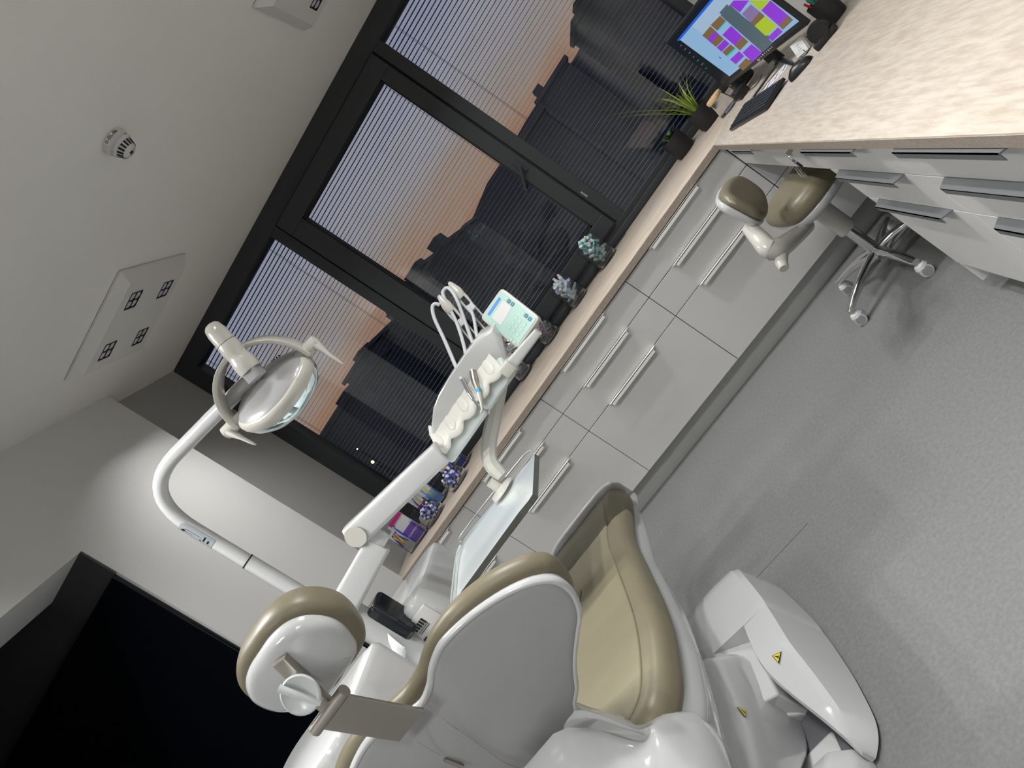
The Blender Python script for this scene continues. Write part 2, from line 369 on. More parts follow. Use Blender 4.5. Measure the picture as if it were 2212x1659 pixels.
# ------------------------------------------------------------------ cabinets under the window
def lip(mb, c0, c1, z, face, ax):
    """folded lip handle; runs c0..c1 along x (ax 0) or y (ax 1), hanging in front of face, with slanted ends"""
    prof = [(.0, .004), (-.031, .004), (-.031, -.001), (-.004, -.001), (0, -.001)]
    def pt(c, o, zz): return (c, face+o, z+zz) if ax == 0 else (face+o, c, z+zz)
    s = 1 if c1 > c0 else -1; sl = .022*s
    # top leaf with slanted ends and a short nose
    mb.prism([pt(c0, 0, 0), pt(c1, 0, 0), pt(c1-sl, -.030, 0), pt(c0+sl, -.030, 0)], (0, 0, .004))
    a = pt(c0+sl, -.030, -.016); b = pt(c1-sl, -.030, -.016); c = pt(c1-sl, -.030, .004); d = pt(c0+sl, -.030, .004)
    mb.prism([a, b, c, d], (0, .002, 0) if ax == 0 else (.002, 0, 0))
R1, R2, ZT = .688, .520, .121
units = [(XL, -2.309), (-2.309, -1.542), (-1.542, -.781), (-.781, -.002), (-.001, .598)]
ulab = ['grey handleless-look drawer cabinet under the window against the left wall, behind the patient chair',
        'grey drawer cabinet under the window, second from the left wall, behind the metal tray',
        'grey drawer cabinet under the window, between the tray and the stool',
        'grey drawer cabinet under the window just left of the desk corner, behind the stool',
        'grey corner cabinet under the window inside the desk knee space']
for i, (a, b) in enumerate(units):
    t = thing('drawer_cabinet', ulab[i], 'cabinet', ((a+b)/2, .3, 0), 'cabinets under the window')
    MB().box((a+.002, .022, ZT), (b-.002, WY-.01, H-.045)).mk('carcass', seamm, t, smooth=False)
    g = .0018
    for k, (z0, z1) in enumerate(((R1, .836), (R2, R1), (ZT, R2))):
        fx0 = a+g; fx1 = b-g
        fr_ = MB().box((fx0, 0, z0+g), (fx1, .021, z1-g-(.0 if k else .0))).mk('drawer_front', cabm, t, bev=.0012, seg=1)
        if i < 4:
            c = (a+b)/2; L2 = .2
            if i == 0: L2 = .15
            q = MB(); lip(q, c-L2, c+L2, z1-g-.002, 0, 0); q.mk('handle', handm, fr_, smooth=False)
    MB().box((a, .05, 0), (b, .068, ZT-.001)).mk('plinth', plinthm, t, smooth=False)
# ------------------------------------------------------------------ worktops
mt = .02
def slab(name, poly, z0, z1, m, bev=.004):
    mb = MB(); mb.prism([(x, y, z0) for x, y in poly], (0, 0, z1-z0)); return mb.mk(name, m, bev=bev, seg=2)
t = thing('worktop', 'long light travertine-look worktop running along the window', 'worktop', (-1.2, .4, H))
o = slab('top_slab', [(XL+.001, -mt), (-mt, -mt), (XR-.002, .60), (XR-.002, WY-.03), (XN+.005, WY-.03), (XN+.005, .003), (XL+.001, .003)], H-.038, H, wtm); o.parent = t; o.matrix_parent_inverse = t.matrix_basis.inverted()
MB().box((XL+.001, -mt-.0012, H-.0375), (-mt-.002, -mt+.001, H-.004)).mk('front_edge', wte, t, smooth=False)
for x0, x1 in ((-.62, -1.02), (-1.2, -1.55), (-1.75, -2.1), (-2.45, -2.8)):
    MB().box((x1, WY-.075, H+.0002), (x0, WY-.05, H+.0010)).mk('air_slot', framel, t, smooth=False)
t = thing('desk_worktop', 'deep light travertine-look desk top along the right wall', 'worktop', (.3, -1.6, H))
o = slab('top_slab', [(-mt, -mt-.0012), (-mt, -4.3), (XR-.002, -4.3), (XR-.002, .597)], H-.038, H, wtd); o.parent = t; o.matrix_parent_inverse = t.matrix_basis.inverted()
MB().box((-mt-.0012, -4.3, H-.0375), (-mt+.001, -mt-.002, H-.004)).mk('front_edge', wte, t, smooth=False)
# ------------------------------------------------------------------ desk drawer units
D1, D2, D3 = .700, .541, .160
yd = -1.252
t = thing('drawer_unit', 'shallow pale grey lockable drawer hung under the desk over the knee space', 'drawer', (.1, -.6, .7))
MB().box((.021, yd+.003, D1+.004), (.5, -.03, .838)).mk('carcass', seamm, t, smooth=False)
f_ = MB().box((0, yd+.002, D1), (.021, -.11, .838)).mk('drawer_front', cabm, t, bev=.0012, seg=1)
q = MB(); lip(q, -.30, -.71, .838, 0, 1); q.mk('handle', hdlm, f_, smooth=False)
MB().box((.001, -.108, D1), (.021, -.004, .838)).mk('filler_panel', cabm, t, smooth=False)
MB().lathe([(.012, 0), (.012, .006), (.009, .007)], (0.0, -1.06, .79), (-1, 0, 0), n=20).mk('lock', chrome, t)
dlab = ['pale grey three-drawer desk cabinet nearest the stool', 'pale grey wide three-drawer desk cabinet at the right edge of the photo, nearest the camera']
for i, (a, b) in enumerate(((yd, -1.93), (-1.93, -2.93), (-2.93, -3.6))):
    if i == 2: break
    t = thing('desk_cabinet', dlab[i], 'cabinet', (.3, (a+b)/2, 0), 'drawer cabinets under the desk')
    MB().box((.022, b+.002, .09), (.58, a-.0015, .838)).mk('carcass', cabm, t, smooth=False)
    for k, (z0, z1) in enumerate(((D1, .838), (D2, D1), (D3, D2))):
        f_ = MB().box((0, b+.0015, z0+.0015), (.021, a-.0005, z1-.0015)).mk('drawer_front', cabm, t, bev=.0012, seg=1)
        c = (a+b)/2; L2 = .245 if i == 0 else .22
        if i == 0: c = -1.59
        else: c = -2.30; L2 = .245
        q = MB(); lip(q, c+L2, c-L2, z1-.003, 0, 1); q.mk('handle', hdlm, f_, smooth=False)
    MB().box((.06, b, 0), (.56, a-.02, .09)).mk('plinth', plinthm, t, smooth=False)
MB().box((.002, yd-.018, .06), (.56, yd-.0005, D3)).mk('side_panel', cabm, bpy.data.objects['desk_cabinet'], smooth=False)

# ------------------------------------------------------------------ ceiling light panels (each holds four deep spot cells)
panelm = mat('panel_white', (.66, .66, .64), .5)
refl = mat('spot_reflector', (.85, .86, .9), .25, metal=.35)
celld = mat('spot_housing', (.02, .02, .03), .4)
def light_panel(cx, cy, label, power=1.0):
    t = thing('ceiling_light_panel', label, 'light panel', (cx, cy, CZ), 'square light panels on the ceiling')
    h = .31; z = CZ-.055; mb = MB(); s = .15; hw = .047
    hs = [(cx+a*s, cy+b*s) for a in (-1, 1) for b in (-1, 1)]
    sq = lambda r, zz: [(cx-r, cy-r, zz), (cx+r, cy-r, zz), (cx+r, cy+r, zz), (cx-r, cy+r, zz)]
    mb.loft([sq(h, CZ-.002), sq(h, CZ-.012), sq(h-.045, z)], cap=False)
    xs = [cx-h+.045, cx-s-hw, cx-s+hw, cx+s-hw, cx+s+hw, cx+h-.045]; ys = [q-cx+cy for q in xs]
    for i in range(5):
        for j in range(5):
            if i in (1, 3) and j in (1, 3): continue
            mb.add([(xs[i], ys[j], z), (xs[i+1], ys[j], z), (xs[i+1], ys[j+1], z), (xs[i], ys[j+1], z)], [(0, 1, 2, 3)])
    mb.mk('panel_body', panelm, t, smooth=False)
    for x, y in hs:
        c = MB(); c.loft([[(x-hw, y-hw, z-.001), (x+hw, y-hw, z-.001), (x+hw, y+hw, z-.001), (x-hw, y+hw, z-.001)], [(x-hw, y-hw, z+.03), (x+hw, y-hw, z+.03), (x+hw, y+hw, z+.03), (x-hw, y+hw, z+.03)]], cap=False)
        c.box((x-hw, y-.002, z-.002), (x+hw, y+.002, z+.03)); c.box((x-.002, y-hw, z-.002), (x+.002, y+hw, z+.03))
        for sx in (-1, 1): c.box((x+sx*hw-.003, y-hw, z-.002), (x+sx*hw+.003, y+hw, z)); c.box((x-hw, y+sx*hw-.003, z-.002), (x+hw, y+sx*hw+.003, z))
        sp = c.mk('spot_housing', celld, t, smooth=False)
        r = MB()
        for a in (-1, 1):
            for b in (-1, 1):
                r.lathe([(.0205, .001), (.018, .012), (.010, .026), (.004, .0285)], (x+a*.0228, y+b*.0228, z), n=12)
        r.mk('reflector', refl, sp, ang=50)
        l = bpy.data.lights.new('spot_light', 'AREA'); l.shape = 'SQUARE'; l.size = .07; l.energy = LIGHT_W*power; l.spread = math.radians(124); l.color = (1, .995, .985)
        lo = bpy.data.objects.new('spot_light', l); COL.objects.link(lo); lo.location = (x, y, z-.003); lo.parent = t; lo.matrix_parent_inverse = t.matrix_basis.inverted()
light_panel(-2.262, -.29, 'square ceiling light panel with four dark spot cells, above the operating lamp', .62)
light_panel(-.36, -.28, 'ceiling light panel cut by the top edge of the photo, near the window', .95)
for x in (-2.262, -.36):
    for y in (-2.35, -4.4): light_panel(x, y, 'square four-spot light panel on the ceiling behind the camera', 1.2 if y > -4 else 1.3)

# ------------------------------------------------------------------ smoke detector
c = Q(243, 302, 'z', CZ); ddir = V((CO.x-c.x, CO.y-c.y, 0)).normalized(); c = V((c.x, c.y, CZ)); side = V((0, 0, -1)).cross(ddir)
t = thing('smoke_detector', 'round white smoke detector with a number label on the ceiling', 'smoke detector', c)
MB().lathe([(.052, 0), (.052, .022), (.048, .028)], c, (0, 0, -1), n=40).mk('base', cream, t)
b_ = MB().lathe([(.047, .028), (.047, .040), (.040, .046), (.036, .058), (.030, .070), (.020, .077), (.0, .079)], c, (0, 0, -1), n=40).mk('sensor_head', white, t)
sl = MB()
for k in range(16):
    a = 2*PI*k/16; u = V((math.cos(a), math.sin(a), 0)); w = V((-u.y, u.x, 0))
    p0 = c+u*.0395+V((0, 0, -.0485)); p1 = c+u*.0315+V((0, 0, -.0688)); nn = (p1-p0).cross(w).normalized()
    if nn.dot(u) < 0: nn = -nn
    sl.prism([p0-w*.0042, p0+w*.0042, p1+w*.0034, p1-w*.0034], nn*.0012)
sl.mk('vent_slots', framel, b_, smooth=False)
MB().lathe([(.008, 0), (.008, .002)], c+V((0, 0, -.0778))+ddir*.004, (0, 0, -1), n=20).mk('test_mark', framel, b_)
lab = '01-01L-066'
dir0 = math.atan2(ddir.y, ddir.x)+.15
lw = MB()
for k in range(-6, 6):
    a0 = dir0+k*.115; a1 = a0+.115
    q = [c+V((math.cos(a)*.0527, math.sin(a)*.0527, -zz)) for a, zz in ((a0, .004), (a1, .004), (a1, .021), (a0, .021))]
    lw.prism(q, ddir*.0006)
lw.mk('number_label', paper, t, smooth=False)
for k, ch in enumerate(lab):
    a = dir0+(k-4.5)*.118; u = V((math.cos(a), math.sin(a), 0)); w = V((-u.y, u.x, 0))
    text(ch, .0175, c+u*.0534+V((0, 0, -.0125)), w, V((0, 0, 1)), black, 'label_character', t, depth=.0003)
for a in (.9, -1.0):
    u = V((math.cos(dir0+a), math.sin(dir0+a), 0)); MB().lathe([(.002, 0), (.002, .002)], c+u*.0475+V((0, 0, -.036)), u, n=8).mk('indicator', red, b_)

# ------------------------------------------------------------------ patient chair
CX = -1.50
chair = thing('dental_chair', 'white dental chair with tan upholstery, seen from behind its backrest', 'dental chair', (CX, -2.0, 0))
# base cover on the floor: plan outline with the height of its ridge
def base_sec(y, xl, xr, ztop, zr):
    c = (xl+xr)/2
    return [(xl+.0, y, .012), (xl+.015, y, zr*.75), (xl+.05, y, zr), (c-.09, y, ztop), (c+.09, y, ztop), (xr-.045, y, zr+.008), (xr-.028, y, zr-.006), (xr, y, .012)]
secs = [(-1.385, -1.56, -1.34, .06, .05), (-1.41, -1.63, -1.27, .13, .115), (-1.48, -1.69, -1.215, .17, .155), (-1.62, -1.74, -1.178, .20, .185), (-1.80, -1.78, -1.142, .225, .205), (-1.99, -1.80, -1.124, .235, .205), (-2.13, -1.80, -1.118, .19, .165), (-2.24, -1.79, -1.12, .13, .11), (-2.30, -1.77, -1.14, .085, .075), (-2.33, -1.74, -1.17, .06, .05)]
def dense(rs, k=4):
    cols_ = [smoothpts([r[i] for r in rs], k) for i in range(len(rs[0]))]
    return [[c_[j] for c_ in cols_] for j in range(len(cols_[0]))]
secs = [q for q in secs if q[0] > -1.9]+[(-1.865, -1.79, -1.136, .23, .206)]
o = MB().loft(dense([base_sec(*q) for q in secs])).mk('base_cover', white, chair, ang=32)
wing = [(-1.84, -1.262, -1.1385, .206), (-1.93, -1.262, -1.128, .207), (-2.05, -1.255, -1.120, .200), (-2.13, -1.240, -1.118, .165), (-2.24, -1.205, -1.122, .110), (-2.295, -1.190, -1.138, .078), (-2.325, -1.185, -1.160, .055), (-2.335, -1.184, -1.178, .040)]
for sg_ in (1, -1):
    rr_ = []
    for y, xi, xr, zr in wing:
        rr_.append([((x if sg_ > 0 else -2.92-x), y, z) for x, z in ((xi, .012), (xi, zr), (xi+.008, zr+.010), (max(xr-.045, xi+.010), zr+.008), (max(xr-.028, xi+.012), zr-.006), (max(xr, xi+.014), .012))])
    MB().loft(dense(rr_)).mk('base_wing', white, chair, ang=32)
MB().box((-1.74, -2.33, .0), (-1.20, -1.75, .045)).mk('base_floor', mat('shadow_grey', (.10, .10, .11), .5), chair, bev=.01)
o = MB().box((-1.66, -3.0, .0), (-1.22, -2.2, .05)).mk('base_plate', white, chair, bev=.02)
bt = MB(); bt.loft([[(-1.42, y, .0), (-1.40, y, h), (-1.24, y, h), (-1.195, y, h*.55), (-1.18, y, 0)] for y, h in ((-2.30, .09), (-2.38, .125), (-2.6, .13), (-2.95, .13))])
bt.mk('base_tail', white, chair, ang=30, bev=.01)
la = MB(); la.prism([(-1.58, -1.86, .10), (-1.58, -2.14, .10), (-1.275, -2.10, .05), (-1.285, -1.86, .05)], (0, 0, .001)); la = MB()
la.loft([[(-1.60, -1.76, .03), (-1.60, -2.16, .03), (-1.27, -2.09, .03), (-1.275, -1.78, .03)], [(-1.60, -1.80, .30), (-1.60, -2.20, .30), (-1.40, -2.19, .275), (-1.41, -1.88, .255)]])
la.loft([[(-1.60, -1.76, .03), (-1.60, -2.16, .03), (-1.27, -2.09, .03), (-1.275, -1.78, .03)], [(-1.42, -1.82, .25), (-1.42, -2.17, .27), (-1.272, -2.10, .150), (-1.28, -1.84, .165)]])
la.mk('lifting_arm_cover', white, chair, bev=.006, smooth=False)
ol = [(-1.93, .04), (-1.90, .18), (-2.0, .30), (-2.12, .39), (-2.40, .42), (-2.64, .41), (-2.66, .34), (-2.52, .24), (-2.32, .11), (-2.14, .02)]
ol = [(p.x, p.y) for p in smoothpts([(a, b, 0) for a, b in ol], 4, True)]
rings = []
for x, k in ((-1.305, .86), (-1.315, .95), (-1.335, 1), (-1.66, 1), (-1.68, .95), (-1.69, .86)):
    cy, cz = -2.25, .25; rings.append([(x, cy+(y-cy)*k, cz+(z-cz)*k) for y, z in ol])
MB().loft(rings).mk('lifting_column', white, chair, ang=50)
# seat pan / skirt shell under the seat
half = [(.0, -1.24), (.15, -1.245), (.185, -1.28), (.21, -1.37), (.222, -1.50), (.226, -1.70), (.25, -1.86), (.282, -2.07), (.300, -2.23), (.300, -2.36), (.285, -2.47), (.24, -2.54), (.15, -2.575), (0, -2.58)]
def mir(h, k=4):
    f = list(h)+[(-a, b) for a, b in reversed(h) if abs(a) > 1e-6]
    return [(p.x, p.y) for p in smoothpts([(a, b, 0) for a, b in f], k, True)][::-1]
seat_ol = mir(half)
sk = MB(); pillow(sk, [(CX+a, b) for a, b in inset(seat_ol, .012)], (0, 0, .475), (1, 0, 0), (0, 1, 0), .10, .045, r2=.01)
sk.mk('seat_shell', white, chair, ang=60)
lowh = [(.0, -1.55), (.12, -1.57), (.18, -1.75), (.215, -2.05), (.225, -2.35), (.21, -2.62), (.15, -2.76), (0, -2.80)]
sk = MB(); pillow(sk, [(CX+a, b) for a, b in mir(lowh)], (0, 0, .375), (1, 0, 0), (0, 1, 0), .115, .06, r2=.02); sk.mk('underseat_skirt', white, chair, ang=60)
# rear hip housing behind the hinge of the backrest
rh = MB(); rings = []
def bump_(a): return max(0, min(1, 1.45-abs(a)/.135))
def sm_(t): t = max(0, min(1, t)); return t*t*(3-2*t)
for f, z, hx_, yc, hy_ in ((0, .40, .20, -2.58, .14), (0, .42, .235, -2.59, .165), (0, .48, .262, -2.60, .19), (0, .54, .268, -2.595, .185), (.25, .585, .262, -2.58, .150), (.55, .615, .252, -2.555, .110), (.85, .640, .243, -2.535, .065), (1, .648, .238, -2.52, .040), (1, .652, .230, -2.515, .028), (.9, .64, .21, -2.515, .018)):
    rings.append([(CX+.01+a, yc+b-f*.085*sm_((abs(a)-.10)/.12), z+f*.125*sm_(bump_(a))) for a, b in ell(0, 0, hx_, hy_, 56, .62)])
rh.loft(rings).mk('hip_housing', white, chair, ang=60)
# seat cushion with raised rim and flat inlay
def seat_h(a, b): return -.035*(max(0, b+1.80)/.55)**2
sc = MB(); pillow(sc, [(CX+a, b) for a, b in seat_ol], (0, 0, .565), (1, 0, 0), (0, 1, 0), .085, .028, r2=.04, hf=lambda u, v: seat_h(u, v), inn=16)
seat = sc.mk('seat_cushion', tan, chair, ang=70)
si = MB(); pillow(si, [(CX+a, b) for a, b in inset(seat_ol, .058)], (0, 0, .636), (1, 0, 0), (0, 1, 0), .0205, .006, hf=lambda u, v: seat_h(u, v), inn=16); si.mk('seat_inlay', tand, seat, ang=70)
# clear protective foot cover over the end
film = mat('clear_film', (.9, .9, .9), .12, trans=1, ior=1.08)
fo = [(CX-.19, -1.60), (CX-.195, -1.235), (CX+.195, -1.235), (CX+.235, -1.60)]
fc = MB(); pillow(fc, [(CX+a, b) for a, b in ell(0, -1.40, .222, .19, 40, .35)], (0, 0, .545), (1, 0, 0), (0, 1, 0), .118, .03, r2=.03, hf=lambda u, v: seat_h(u, v), inn=12); fc.mk('foot_cover', film, chair, ang=60)
rest_m = mat('grey_foot_end', (.40, .40, .395), .3)
fe = MB(); pillow(fe, [(CX+a, z) for a, z in ell(0, .60, .20, .052, 40, .5)], (0, -1.235, 0), (1, 0, 0), (0, 0, 1), .022, .01); fe.mk('foot_end_plate', rest_m, chair, ang=60)
# backrest
BN = V((0, .92848, .37139)); BU = V((1, 0, 0)); BV = V((0, -.37139, .92848)); BO = V((-1.49, -2.43, .65))     # rear face plane
bc = 0.0
hb_ = [(0, .475), (.025, .477), (.053, .482), (.088, .494), (.132, .505), (.183, .509), (.232, .505), (.277, .494), (.321, .477), (.358, .455), (.388, .430), (.402, .408), (.408, .388), (.404, .362), (.395, .340), (.380, .312), (.358, .288), (.335, .270), (.296, .245), (.236, .206), (.196, .173), (.155, .142), (.095, .105), (.06, .06), (.055, .03), (0, .02)]
back_ol = mir(hb_, 3)
cb = MB(); pillow(cb, [(a+bc, b) for a, b in back_ol], BO, BU, BV, .054, .024, r2=.028)
# U x V here points to the rear, so the cushion is pushed to the patient's side
Nrear = BU.cross(BV)
for v in range(len(cb.v)): cb.v[v] = cb.v[v]-Nrear*.062
cush = cb.mk('backrest_cushion', tan, chair, ang=70)
sh_h = [(0, .439), (.045, .450), (.075, .465), (.106, .476), (.148, .484), (.203, .479), (.26, .465), (.316, .442), (.358, .415), (.382, .388), (.391, .360), (.386, .330), (.371, .302), (.340, .266), (.295, .238), (.236, .200), (.194, .167), (.160, .137), (.108, .102), (.098, .04), (.093, -.06), (0, -.08)]
def shell_h(u, v): return -.018*max(0, (v-.33)/.15)**1.2*(1 if v > .33 else 0)
sb_ = MB(); pillow(sb_, [(a+bc, b) for a, b in mir(sh_h, 3)], BO-Nrear*.018+BV*.010, BU, BV, .040, .016, r2=.022, bulge=.010, hf=shell_h, inn=9)
shell = sb_.mk('backrest_shell', shellg, chair, ang=70)
rimm = MB(); ol1 = [(a+bc, b) for a, b in mir(sh_h, 3)]
rr = [BO+BV*.010+Nrear*(.008+shell_h(a, b))+BU*a+BV*b for a, b in inset(ol1, .005)]
rb = MB(); k = len(rr); n_ = 8; b0 = 0
for i in range(k):
    T_ = (rr[(i+1) % k]-rr[i-1]).normalized(); w_ = T_.cross(Nrear).normalized()
    for j in range(n_):
        a = 2*PI*j/n_; rb.v.append(rr[i]+Nrear*math.sin(a)*.013+w_*math.cos(a)*.008)
for i in range(k):
    for j in range(n_): rb.f.append([i*n_+j, i*n_+(j+1) % n_, ((i+1) % k)*n_+(j+1) % n_, ((i+1) % k)*n_+j])
rb.mk('shell_rim', white, shell, ang=80)
# headrest: bar, bracket, shell, cushion, knob
hc = V((-1.505, -2.66, 1.318)); HN = V((0, -.93, -.36)).normalized(); HU = V((1, 0, 0)); HV = HN.cross(HU)*1.0
hh = [(0, .112), (.05, .110), (.095, .096), (.128, .066), (.143, .022), (.138, -.022), (.112, -.066), (.085, -.092), (.04, -.10), (0, -.098)]
hol = mir(hh, 4)
cb = MB(); pillow(cb, hol, hc-HN*.085, HU, HV, .085, .04, r2=.03)
cb.mk('headrest_cushion', tan, chair, ang=70)
cb = MB(); pillow(cb, inset(hol, .019), hc-HN*.012, HU, HV, .042, .008, r2=.03, bulge=.008)
hs_ = cb.mk('headrest_shell', white, chair, ang=70)
top = P(604, 1424, 1.455)
ba = P(888, 1566, 1.585)
e1 = P(712, 1535, 1.49)
q = MB(); beam(q, e1+V((0, .0, -.0)), ba, .098, .007, up=(0, -.78, -.62), rnd=.2); bar = q.mk('headrest_bar', steel, chair, bev=0, ang=40)
q = MB(); q.tube([e1-V((.058, 0, 0)), e1+V((.058, 0, 0))], .013, 20); q.mk('hinge_pin', steel, chair, ang=50)
q = MB(); beam(q, e1+V((0, .005, .0)), top, .030, .022, up=(0, -.9, -.3), rnd=.25); q.mk('bracket', steel, chair, ang=40)
kc = P(650, 1500, 1.405); kn = (CO-kc); kn = V((.52, -.82, .12)).normalized()
ku = kn.orthogonal().normalized()
kb = MB(); kb.lathe([(.030, -.040), (.034, -.02), (.041, -.006), (.045, .004), (.0445, .012), (.041, .0145), (.034, .009), (.0, .003)], kc, kn, n=48, sx=(1, 0, 0))
kb.mk('knob', mat('knob_grey', (.62, .65, .65), .3, coat=.3), chair, ang=50)
kk = MB(); u = (V((.2, .1, -1))-kn*kn.dot(V((.2, .1, -1)))).normalized(); beam(kk, kc+kn*.009-u*.040, kc+kn*.009+u*.040, .015, .026, up=kn, rnd=.7)
kk.mk('knob_grip', bpy.data.materials['knob_grey'], bpy.data.objects['knob'], ang=60)
# warning signs and the front stop strip
def warn(c, nrm, up, parent, s=.022):
    nrm = V(nrm).normalized(); up = V(up); up = (up-nrm*up.dot(nrm)).normalized(); r = up.cross(nrm)
    for k, (ss, mm, nm) in enumerate(((s, black, 'warning_border'), (s*.8, yellow, 'warning_sign'))):
        ce = c+nrm*(.0006+.0007*k); pts = [ce+up*ss, ce-up*ss*.55-r*ss*.92, ce-up*ss*.55+r*ss*.92]
        MB().prism(pts, nrm*.0006).mk(nm, mm, parent, smooth=False)
    ce = c+nrm*.0021; MB().prism([ce+up*s*.4-r*s*.05, ce+up*s*.4+r*s*.05, ce-up*s*.2+r*s*.12, ce-up*s*.33+r*s*.30, ce-up*s*.33-r*s*.30, ce-up*s*.1-r*s*.1], nrm*.0004).mk('warning_mark', black, parent, smooth=False)
warn(V((-1.195, -2.07, .206)), (.05, -.3, .95), (-.5, .5, .6), chair, .018)
warn(V((-1.303, -2.24, .285)), (1, -.05, .05), (0, .3, 1), chair, .018)
MB().box((-1.56, -1.381, .03), (-1.46, -1.376, .05)).mk('stop_strip', red, chair, smooth=False)
# bib chain hanging over the back of the chair
bcn = thing('bib_chain', 'thin metal ball chain with a clip hanging across the back of the dental chair', 'chain', ba)
def onback(x, y, o=.036): 
    d = ray(x, y); n = BN; c = (BO+Nrear*o).dot(n); t = (c-CO.dot(n))/d.dot(n); return CO+d*t
for nm, pts in (('ball_chain', [(915, 1522), (965, 1560), (1030, 1605), (1085, 1645), (1125, 1662), (1170, 1690)]), ('ball_chain', [(873, 1577), (905, 1605), (950, 1632)])):
    q = [onback(a, b) for a, b in pts]; q = smoothpts(q, 12); mb = MB(); last = None
    for p in q:
        if last is None or (p-last).length > .0042: mb.lathe([(.0006, -.0015), (.0014, -.0008), (.0014, .0008), (.0006, .0015)], p, (q[1]-q[0]), n=6); last = p
    mb.tube(q, .0004, 5); mb.mk(nm, steel, bcn)
cp = onback(960, 1640, .034); q = MB(); beam(q, cp, onback(1000, 1656, .036), .008, .008, up=Nrear); q.mk('clip', steel, bcn)

# ------------------------------------------------------------------ operating lamp on its pole
lamp = thing('operating_lamp', 'cream dental operating lamp with two handles on a bent white pole', 'operating lamp', P(700, 1312, 2.6))
PB = P(600, 1252, 2.6); px_, py_ = PB.x, PB.y
ztop = Q(290, 1075, 'y', py_).z
arm_end = P(552, 808, 2.38); neckb = P(548, 806, 2.27)
c0 = V((px_, py_, ztop)); a_dir = (arm_end-c0).normalized(); R0 = .22
p_a = c0-V((0, 0, R0)); p_b = c0+a_dir*R0; arc = []
for i in range(13):
    t_ = i/12; arc.append(p_a*(1-t_)**2+c0*2*t_*(1-t_)+p_b*t_**2)
lowz = .98
MB().tube([V((px_, py_, lowz))]+[V((px_, py_, p_a.z-.20))], .0265, 24).mk('pole', white, lamp)
tb = MB().tube([V((px_, py_, p_a.z-.20)), V((px_, py_, p_a.z-.02))]+arc+[arm_end-a_dir*.0], .0245, 24).mk('bent_tube', white, lamp)
# rating plate wrapped on the tube
rp_ = MB(); az0 = math.atan2(CO.y-py_, CO.x-px_)-.35
zc = Q(425, 1158, 'y', py_).z
for k in range(10):
    q = []
    for a, zz in ((0, -.062), (1, -.062), (1, .062), (0, .062)):
        aa = az0-1.1+(k+a)*.16; q.append((px_+.0250*math.cos(aa), py_+.0250*math.sin(aa), zc+zz))
    rp_.prism(q, V((math.cos(az0-1.1+(k+.5)*.16), math.sin(az0-1.1+(k+.5)*.16), 0))*.0006)
pl_ = rp_.mk('rating_plate', mat('silver_label', (.42, .45, .48), .35, metal=.3), lamp, ang=60)
for k, (da, dz, w1, h1) in enumerate(((-.62, .045, .004, .012), (-.52, .045, .003, .012), (-.42, .042, .004, .010), (-.5, .022, .001, .026), (-.2, .01, .001, .06), (-.55, -.02, .004, .006), (-.35, -.03, .006, .006), (-.15, -.03, .006, .006), (-.35, -.045, .006, .006), (-.15, -.045, .006, .006), (.05, -.03, .006, .006))):
    aa = az0+da; u = V((math.cos(aa), math.sin(aa), 0)); w = V((-u.y, u.x, 0)); cc = V((px_, py_, zc+dz))+u*.0258
    MB().prism([cc-w*w1/2-V((0, 0, h1/2)), cc+w*w1/2-V((0, 0, h1/2)), cc+w*w1/2+V((0, 0, h1/2)), cc-w*w1/2+V((0, 0, h1/2))], u*.0004).mk('plate_mark', black, pl_, smooth=False)
MB().tube([V((px_, py_, p_a.z-.2045)), V((px_, py_, p_a.z-.1995))], .0270, 24).mk('joint_ring', framel, lamp)
# neck
nt_ = P(458, 707, 2.26); nd = (neckb-nt_)
nk = MB().tube(smoothpts([nt_-nd*.06, nt_-nd*.03, nt_+nd*.02, nt_+nd*.25, nt_+nd*.42], 4), [.008, .022, .0275]+[.029]*20, 24) if False else None
pts = [nt_-nd.normalized()*.012, nt_-nd.normalized()*.008, nt_, nt_+nd*.12, nt_+nd*.34]
MB().tube(pts, [.006, .018, .0255, .030, .031], 28).mk('neck_cap', cream, lamp, ang=60)
pts = smoothpts([nt_+nd*.35, nt_+nd*.5, nt_+nd*.64, nt_+nd*.78, nt_+nd*.94], 3)
MB().tube(pts, [.031, .032, .033, .033, .032, .031, .031, .033, .035, .036, .036, .035, .033][:len(pts)], 28).mk('neck', cream, lamp, ang=60)
q = MB(); q.tube([neckb-nd*.12, arm_end], [.026, .026], 20); q.mk('arm_socket', cream, lamp)
bx = MB(); beam(bx, neckb-nd*.08, neckb+nd.normalized()*.018, .050, .052, up=(0, -1, 0), rnd=.3); bx.mk('neck_joint', shellg, lamp, ang=50)
# head: frame a (towards the right handle), n (light direction), m
LC = P(583, 836, 2.36); A1_ = P(662, 758, 2.34); B1_ = P(508, 915, 2.38)
a_ = (A1_-B1_).normalized(); n0 = V((.05, .56, -.82)); n_v = (n0-a_*n0.dot(a_)).normalized(); m_v = n_v.cross(a_)
hw_ = (A1_-B1_).length/2; LC = (A1_+B1_)/2+V((0, -.005, -.016))
def hexo(k, e=0): return [(x*k, y*k*.84) for x, y in ((-.150, -.03), (-.118, -.078), (-.06, -.118), (0, -.130), (.06, -.118), (.118, -.078), (.150, -.03), (.150, .03), (.118, .078), (.06, .118), (0, .130), (-.06, .118), (-.118, .078), (-.150, .03))]
def rg(k, h): return [LC+a_*x+m_v*y+n_v*h for x, y in [(p.x, p.y) for p in smoothpts([(x, y, 0) for x, y in hexo(k)], 3, True)]]
hb2 = MB().loft([rg(.90, -.022), rg(.97, -.016), rg(1.0, -.004), rg(1.0, .008), rg(.97, .022)])
head = hb2.mk('lamp_head', cream, lamp, ang=40)
